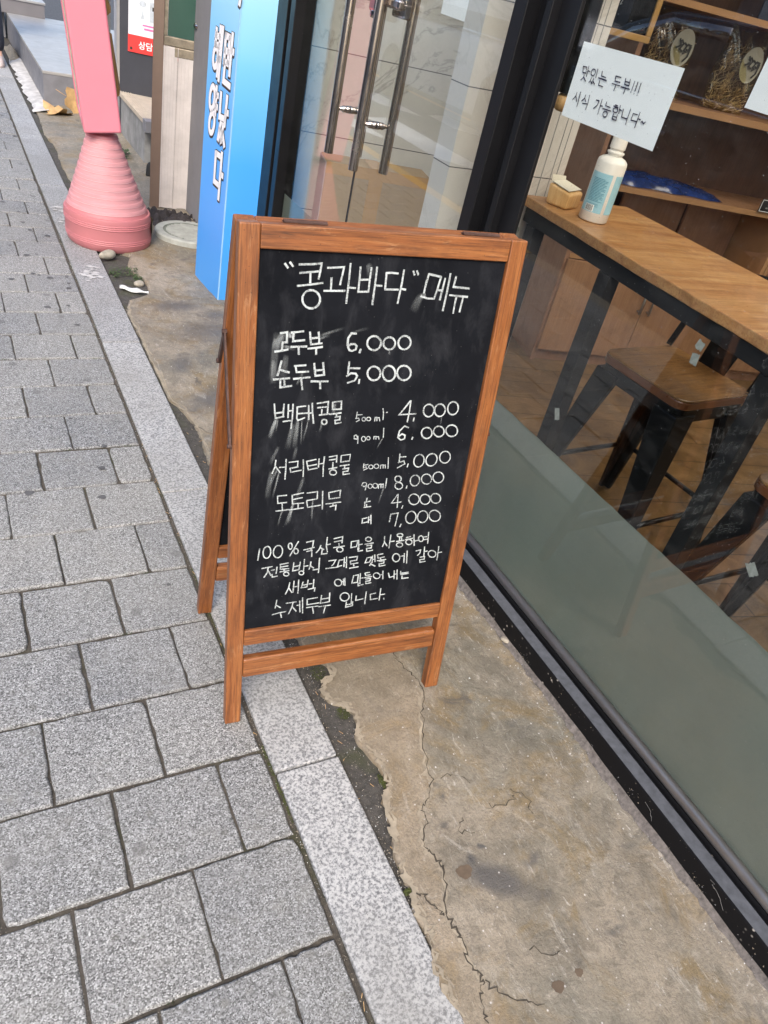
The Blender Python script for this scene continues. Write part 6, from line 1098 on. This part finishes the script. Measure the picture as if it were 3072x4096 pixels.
g = MB(); g.tube([(0, 0, .62), (0, 0, .66)], .053, 28); g.build('collar', 'pipewhite', t)
t = MB(); t.box((1.24, 6.75, .0), (2.6, 6.85, 3.2)); tag(t.build('pale_wall', 'pipewhite'), 'pale grey wall behind the white downpipe', 'wall')
g = MB(); g.lathe([(.030, 0), (.033, .01), (.028, .07), (.018, .085)], n=20); o = g.build('rubber_stopper', 'rubber', smooth=True); o.location = (1.155, 5.15, .012); tag(o, 'small black rubber stopper on the ground left of the brown door post', 'door stopper')

# grey stone platform and the larger block behind it
pl = thing('stone_platform', 'low grey polished stone platform at the far left beyond the pink sign', 'platform')
g = MB(); g.box((.736, 6.91, 0), (2.2, 9.9, .218)); g.build('body', 'slabdark', pl)
g = MB(); g.box((.733, 6.906, .2185), (2.2, 9.9, .240)); g.build('top_slab', 'slab', pl, bevel=.003)
sb = thing('stone_steps', 'brown grey stone block step rising behind the platform at top left', 'steps')
g = MB(); g.box((.35, 9.79, .241), (1.09, 11.5, .360)); g.build('riser', 'slabbrown', sb)
g = MB(); g.box((.34, 9.78, .3605), (1.10, 11.5, .382)); g.build('tread', 'slab', sb, bevel=.004)
g = MB(); g.box((.34, 9.92, 0), (.72, 11.5, .2405)); g.build('footing', 'slabdark', sb)
g = MB(); vs = []; fs = []; nu, nv = 14, 10
for j in range(nv+1):
    for i in range(nu+1):
        x = lerp(.64, .74, i/nu); y = lerp(8.5, 9.3, j/nv); vs.append((x, y, .01+.07*math.sin(math.pi*i/nu)*math.sin(math.pi*j/nv)*random.uniform(.6, 1.1)))
for j in range(nv):
    for i in range(nu): a = j*(nu+1)+i; fs.append((a, a+1, a+nu+2, a+nu+1))
g.add(vs, fs); tag(g.build('rubble_heap', 'lip', smooth=True), 'heap of pale rubble against the stone platform at far left', 'rubble')

# round utility lid and rag
ld = thing('round_lid', 'round grey green utility lid lying on the concrete left of the blue signboard', 'lid', (1.112, 4.045, .012))
g = MB(); g.lathe([(.170, 0), (.176, .004), (.176, .028), (.170, .034), (.134, .034), (.128, .029)], n=72); rm = g.build('rim', ['lid', 'lid_dark'], ld)
for p in rm.data.polygons: p.material_index = 1 if len(p.vertices) > 10 and p.center.z > .02 or abs(p.normal.z) < .9 and p.center.z > .0295 and p.center.xy.length < .133 else 0
g = MB()
for k in range(-7, 8):
    y = k*.0165; hw = math.sqrt(max(0, .122**2-y*y))-.004
    if hw > .01: g.box((-hw, y-.0052, .0291), (hw, y+.0052, .0335))
o = g.build('ribs', 'lid', ld); o.rotation_euler = (0, 0, R(-9))
g = MB(); nu = 52; nv = 30; vs = []; fs = []
for j in range(nv+1):
    for i in range(nu+1):
        u = i/nu; v = j/nv; e = math.sin(math.pi*u)**.6*math.sin(math.pi*v)**.6
        x = .90+.38*u+.02*math.sin(v*9); y = 4.22+.20*v+.03*math.sin(u*7)-.10*(1-u)*(v < .5)*(.5-v)*2
        z = .008+e*(.028+.020*math.sin(u*31+v*9+2*math.sin(v*14))+.016*math.sin(v*33+u*15)+.012*math.sin(u*57-v*21))
        vs.append((x, y, max(.006, z)))
for j in range(nv):
    for i in range(nu): a = j*(nu+1)+i; fs.append((a, a+1, a+nu+2, a+nu+1))
g.add(vs, fs); tag(g.build('crumpled_rag', 'cloth', smooth=True), 'crumpled dark rag lying at the foot of the aluminium door behind the round lid', 'rag')

# ------------------------------------------------------------------ litter, moss, leaves
def pebble(x, y, s, label, z=None):
    bm = bmesh.new(); bmesh.ops.create_icosphere(bm, subdivisions=3, radius=s)
    ph = random.random()*9
    for v in bm.verts:
        k = 1+.16*math.sin(v.co.x/s*2.3+ph)+.12*math.sin(v.co.y/s*3.1+ph*2)
        v.co = Vector((v.co.x*k*1.15, v.co.y*k*.9, v.co.z*k*.62))
    me = bpy.data.meshes.new('pebble'); bm.to_mesh(me); bm.free(); me.materials.append(M['stone'])
    o = bpy.data.objects.new('pebble', me); SC.collection.objects.link(o); o.location = (x, y, (zf(x, y) if z is None else z)+s*.5)
    o.rotation_euler = (0, 0, ph); return tag(o, label, 'stone')
pebble(.633, 3.712, .034, 'pale stone chip resting just in front of the pink ribbed base', .004)
pebble(.722, 3.415, .021, 'small rounded pebble on the mossy hole in the concrete', -.008)
pebble(1.265-.105, .993, .012, 'tiny reddish pebble by the window sill in front of the board', None)
g = MB(); vs = []; n = 12
for k in range(n+1):
    f = k/n; w2 = .012+.006*math.sin(f*5); x = lerp(.630, .742, f); y = lerp(3.365, 3.300, f)
    vs += [(x-.3*w2, y-w2, .004+.004*math.sin(f*9)), (x, y, .014+.004*math.sin(f*13)), (x+.3*w2, y+w2, .005)]
fs = []
for k in range(n): fs += [(3*k, 3*k+3, 3*k+4, 3*k+1), (3*k+1, 3*k+4, 3*k+5, 3*k+2)]
g.add(vs, fs); o = g.build('plastic_scrap', 'scrap', smooth=True); s_ = o.modifiers.new('t', 'SOLIDIFY'); s_.thickness = .003
tag(o, 'crumpled strip of white plastic in the mossy hole before the pink sign', 'litter')
def leaf(x, y, s, rz, curl, lab, z=.008):
    g = MB(); n = 18; out = []
    for k in range(n):
        a = 2*math.pi*k/n; r_ = s*(.62+.38*abs(math.cos(2.5*a)))*(1.15 if abs(a) < .4 else 1)
        out.append((r_*math.cos(a), r_*math.sin(a), curl*(r_/s)**2*(.5+.5*math.sin(a*2+rz))))
    g.add(out+[(0, 0, .004)], [(k, (k+1) % n, n) for k in range(n)])
    g.tube([(-.1*s, 0, .004), (-s*.9, .05*s, .002), (-s*1.5, .14*s, .004)], .0022, 6)
    o = g.build('dry_leaf', 'leafdry', smooth=True); o.location = (x, y, z); o.rotation_euler = (0, 0, rz); return tag(o, lab, 'leaf')
o = leaf(.80, 6.62, .105, 2.5, .07, 'broad dry brown leaf lying flat at the corner of the stone platform')
o = leaf(.925, 6.72, .10, 1.2, .03, 'dry brown leaf leaning upright against the stone platform behind the pink sign', .10); o.rotation_euler = (R(74), R(20), .3)
def tuft(pts, name, lab, mat, n, s):
    g = MB()
    for cx, cy, cz, rx, ry in pts:
        for k in range(n):
            a = random.uniform(0, 6.28); r_ = math.sqrt(random.random()); x = cx+rx*r_*math.cos(a); y = cy+ry*r_*math.sin(a); z = cz+random.uniform(0, s*.9)
            d = random.uniform(0, 6.28); t_ = random.uniform(-.9, .9); l = s*random.uniform(.5, 1.2)
            ux, uy = math.cos(d)*l, math.sin(d)*l; up = math.sin(t_)*l
            g.add([(x-ux*.5, y-uy*.5, z), (x-uy*.25, y+ux*.25, z+up*.4), (x+ux*.5, y+uy*.5, z+up*.6), (x+uy*.25, y-ux*.25, z+up*.3)], [(0, 1, 2, 3)])
    o = g.build(name, mat)
    return tag(o, lab, name.replace('_', ' '), kind='stuff')
tuft([(.655, 1.052, -.004, .018, .030), (.672, 1.008, -.004, .026, .012), (.665, .925, -.006, .016, .018), (.675, .735, -.006, .006, .020), (.60, .66, -.004, .004, .07), (.627, .545, -.004, .005, .02), (.616, .505, -.002, .008, .006), (.712, 3.54, -.004, .028, .03), (.66, 3.50, -.006, .05, .09), (.69, 3.44, -.006, .03, .04), (.4605, .80, -.004, .003, .10), (.4605, 1.3, -.004, .003, .2), (.66, 5.0, -.004, .02, .3)], 'moss', 'green moss in the cracks', 'moss', 200, .0045)
tuft([(.70, 3.56, -.002, .05, .05), (.64, 3.53, -.002, .03, .05), (.73, 3.47, 0, .02, .03)], 'low_weeds', 'small dark green weeds in the mossy hole', 'leafgreen', 70, .016)
tuft([(1.02, 5.62, .02, .10, .16)], 'low_weeds', 'green weeds at the foot of the tiled step behind the pink base', 'leafgreen', 150, .035)
tuft([(.985, 6.78, .02, .03, .03)], 'low_weeds', 'few green leaves at the stone platform', 'leafgreen', 30, .03)
# grit scattered in the joints and by the wall
g = MB()
for k in range(2600):
    q = random.random()
    if q < .30: x = random.gauss(.4608, .003); y = random.uniform(.1, 4); z = -.006
    elif q < .55: y = random.uniform(.25, 1.3); x = random.uniform(.61, max(.62, xl(y))); z = -.006
    elif q < .9: x = 1.162-abs(random.gauss(0, .020)); y = random.uniform(-.2, 1.4); z = zf(x, y)
    else: x = random.uniform(.62, 1.14); y = random.uniform(-.2, 3.0); z = zf(x, y)
    s = random.uniform(.0008, .0022)*(1.3 if q > .9 else 1)
    a = [Vector((random.uniform(-1, 1), random.uniform(-1, 1), random.uniform(-.6, .8)))*s for _ in range(4)]
    g.add([(x+v.x, y+v.y, z+s*.5+v.z) for v in a], [(0, 1, 2), (0, 3, 1), (1, 3, 2), (2, 3, 0)], random.choice((0, 0, 1, 2)))
tag(g.build('grit', ['stone', 'lip', 'scrap']), kind='stuff')
g = MB()
for k in range(70):
    q = random.random(); y = random.uniform(.1, 2.2)
    x = random.gauss(.4608, .004) if q < .5 else random.uniform(.61, .66); a = random.uniform(0, 3.1); l = random.uniform(.004, .014)
    g.tube([(x, y, -.002), (x+math.cos(a)*l, y+math.sin(a)*l, .001)], .0005, 4)
tag(g.build('straw_bits', 'leafdry'), kind='stuff')

# ------------------------------------------------------------------ passer-by, mostly outside the left edge
def skinned(name, verts, edges, rad, mat, parent):
    me = bpy.data.meshes.new(name); me.from_pydata(verts, edges, []); o = bpy.data.objects.new(name, me); SC.collection.objects.link(o)
    me.materials.append(M[mat]); o.parent = parent
    sk = o.modifiers.new('skin', 'SKIN'); sk.use_smooth_shade = True
    for i, r_ in enumerate(rad):
        d = me.skin_vertices[0].data[i]; d.radius = (r_, r_) if not isinstance(r_, tuple) else r_; d.use_root = (i == 0)
    o.modifiers.new('sub', 'SUBSURF').levels = 2; o.modifiers['sub'].render_levels = 2; return o
pr = thing('person', 'person in dark trousers and pale shoes walking at the far left picture edge', 'person', (.405, 8.34, -.002), R(0))
V = [(0, 0, .93), (0, 0, 1.12), (0, .01, 1.36), (0, .01, 1.47), (0, 0, 1.56), (0, -.01, 1.66),
     (.09, 0, .90), (.105, .02, .50), (.125, .02, .10), (.130, -.06, .045), (-.09, 0, .90), (-.10, .13, .52), (-.10, .33, .20), (-.10, .30, .11),
     (.19, .01, 1.40), (.235, .07, 1.14), (.25, -.02, .93), (-.19, .01, 1.40), (-.235, -.05, 1.14), (-.25, -.16, .96)]
E_ = [(0, 1), (1, 2), (2, 3), (3, 4), (4, 5), (0, 6), (6, 7), (7, 8), (8, 9), (0, 10), (10, 11), (11, 12), (12, 13), (2, 14), (14, 15), (15, 16), (2, 17), (17, 18), (18, 19)]
skinned('body', V, E_, [(.15, .11), (.14, .10), (.17, .11), .055, .075, .085, .085, .058, .040, .034, .085, .058, .040, .034, .055, .042, .032, .055, .042, .032], 'skin', pr)
skinned('trousers', [V[0], V[6], V[7], (.124, .02, .085), V[10], V[11], (-.10, .30, .24)], [(0, 1), (1, 2), (2, 3), (0, 4), (4, 5), (5, 6)], [(.165, .125), .102, .082, .072, .102, .08, .072], 'navy', pr)
skinned('jacket', [V[1], V[2], (.19, .01, 1.40), (.235, .07, 1.14), (.248, -.01, .97), (-.19, .01, 1.40), (-.235, -.05, 1.14), (-.248, -.15, 1.0), (0, .005, .95)], [(0, 1), (1, 2), (2, 3), (3, 4), (1, 5), (5, 6), (6, 7), (0, 8)], [(.165, .12), (.19, .13), .072, .058, .048, .072, .058, .048, (.17, .13)], 'jacket', pr)
for dx_, dy_, zz, rx in ((.128, -.05, .001, 0), (-.10, .30, .09, -.7)):
    g = MB(); out = [(.043*math.cos(2*math.pi*k/20), .125*math.sin(2*math.pi*k/20)+(-.0)) for k in range(20)]
    g.add([(x, y, 0) for x, y in out]+[(x*1.02, y*1.02, .03) for x, y in out]+[(x*.8, y*.78+.02, .065) for x, y in out]+[(x*.55, y*.35+.05, .085) for x, y in out],
          [tuple(range(20))[::-1], tuple(range(60, 80))]+[(j*20+i, j*20+(i+1) % 20, j*20+20+(i+1) % 20, j*20+20+i) for j in range(3) for i in range(20)])
    o = g.build('shoe', 'shoe', pr, smooth=True); o.location = (dx_, dy_, zz); o.rotation_euler = (rx, 0, 0)
g = MB(); g.lathe([(.02, 1.735), (.07, 1.72), (.092, 1.67), (.09, 1.62), (.07, 1.60)][::-1], c=(0, .012, 0), n=24); g.build('hair', 'hair', pr, smooth=True)

# ------------------------------------------------------------------ cars parked across the lane, seen only as reflections in the glass
def car(loc, label, paint):
    t = thing('parked_car', label, 'car', loc, 0, 'cars parked across the lane')
    body = [(-2.2, .32), (-2.25, .62), (-2.2, .95), (-1.75, 1.02), (1.15, 1.0), (1.9, .90), (2.25, .70), (2.28, .36), (1.9, .24), (-1.9, .24)]
    cabn = [(-1.95, 1.015), (-1.55, 1.40), (-.9, 1.50), (.2, 1.48), (.65, 1.36), (1.25, 1.003)]
    def loft(poly, secs, name, mat):
        g = MB(); n = len(poly); vs = []
        for x, k, dz in secs: vs += [(x, y*k, z+dz*(z-.3)) for y, z in poly]
        fs = [tuple(range(n)), tuple(range((len(secs)-1)*n, len(secs)*n))[::-1]]
        for s in range(len(secs)-1):
            for i in range(n): fs.append((s*n+i, s*n+(i+1) % n, s*n+n+(i+1) % n, s*n+n+i))
        g.add(vs, fs); o = g.build(name, mat, t, bevel=.03, seg=3); 
        for p in o.data.polygons: p.use_smooth = True
        return o
    loft(body, [(-.90, .97, 0), (-.80, 1, .02), (.80, 1, .02), (.90, .97, 0)], 'body', paint)
    loft(cabn, [(-.76, .96, -.02), (-.64, 1, 0), (.64, 1, 0), (.76, .96, -.02)], 'cabin', paint)
    for sx in (1, -1):
        wn = [(-1.60, 1.05), (-1.40, 1.34), (-.9, 1.42), (.12, 1.40), (.50, 1.30), (.98, 1.05)]
        g = MB(); n = len(wn); X = [sx*(.775-.075*(z-1.0)/.4*.6) for y, z in wn]
        g.add([(x+sx*.012, y, z) for x, (y, z) in zip(X, wn)]+[(x-sx*.02, y, z) for x, (y, z) in zip(X, wn)], [tuple(range(n))]+[(i, (i+1) % n, n+(i+1) % n, n+i) for i in range(n)]); wo = g.build('side_window', 'carglass', t)
        g = MB(); g.tube([(x+sx*.016, y, z) for x, (y, z) in zip(X[3:], wn[3:])], .042, 10); g.tube([(x+sx*.016, y, z) for x, (y, z) in zip(X[:3], wn[:3])], .022, 8); g.tube([(X[3]+sx*.016, -.42, 1.405), (X[3]+sx*.016, .12, 1.40)], .042, 10); g.tube([(X[0]+sx*.02, -1.6, 1.05), (X[0]+sx*.02, .98, 1.05)], .012, 8); g.build('window_trim', 'trim', wo, smooth=True)
        for wy in (-1.40, 1.42):
            g = MB(); g.tube([(sx*.70, wy, .33), (sx*.905, wy, .33)], .33, 32); wh = g.build('wheel', 'rubber', t, bevel=.03)
            g = MB(); g.tube([(sx*.90, wy, .33), (sx*.915, wy, .33)], .21, 24); g.build('rim', 'rimgrey', wh)
        g = MB(); g.tube([(sx*.62, 2.20, .68), (sx*.78, 2.16, .70)], .075, 16); g.build('headlight', 'lamp', t, smooth=True)
        g = MB(); g.box((sx*.93-.02, -.35, .80), (sx*.93+.02, -.20, .825)); g.build('door_handle', 'trim', t, bevel=.005)
        g = MB(); g.box((sx*.98-.09, .78, 1.02), (sx*.98+.09, .88, 1.14)); g.build('mirror', paint, t, bevel=.03)
    return t
c1 = car((-3.1, 4.75, -.06), 'dark parked car with bright window trim, mirrored in the shop window', 'carpaint2')
c1.scale = (1, 1, 1.1)
car((-4.1, 9.3, -.06), 'white parked car mirrored in the glass door', 'carpaint')
fc = thing('opposite_building', 'plain grey building across the lane closing the view in reflections', 'building', (-7.2, 6, -.06))
g = MB(); g.box((-.4, -16, 0), (0, 26, 4.2)); g.build('wall', 'greywall', fc)
g = MB()
for k in range(9):
    g.box((.002, -14+k*4.2, 1.0), (.03, -12+k*4.2, 2.4))
g.build('windows_band', 'carglass', fc)
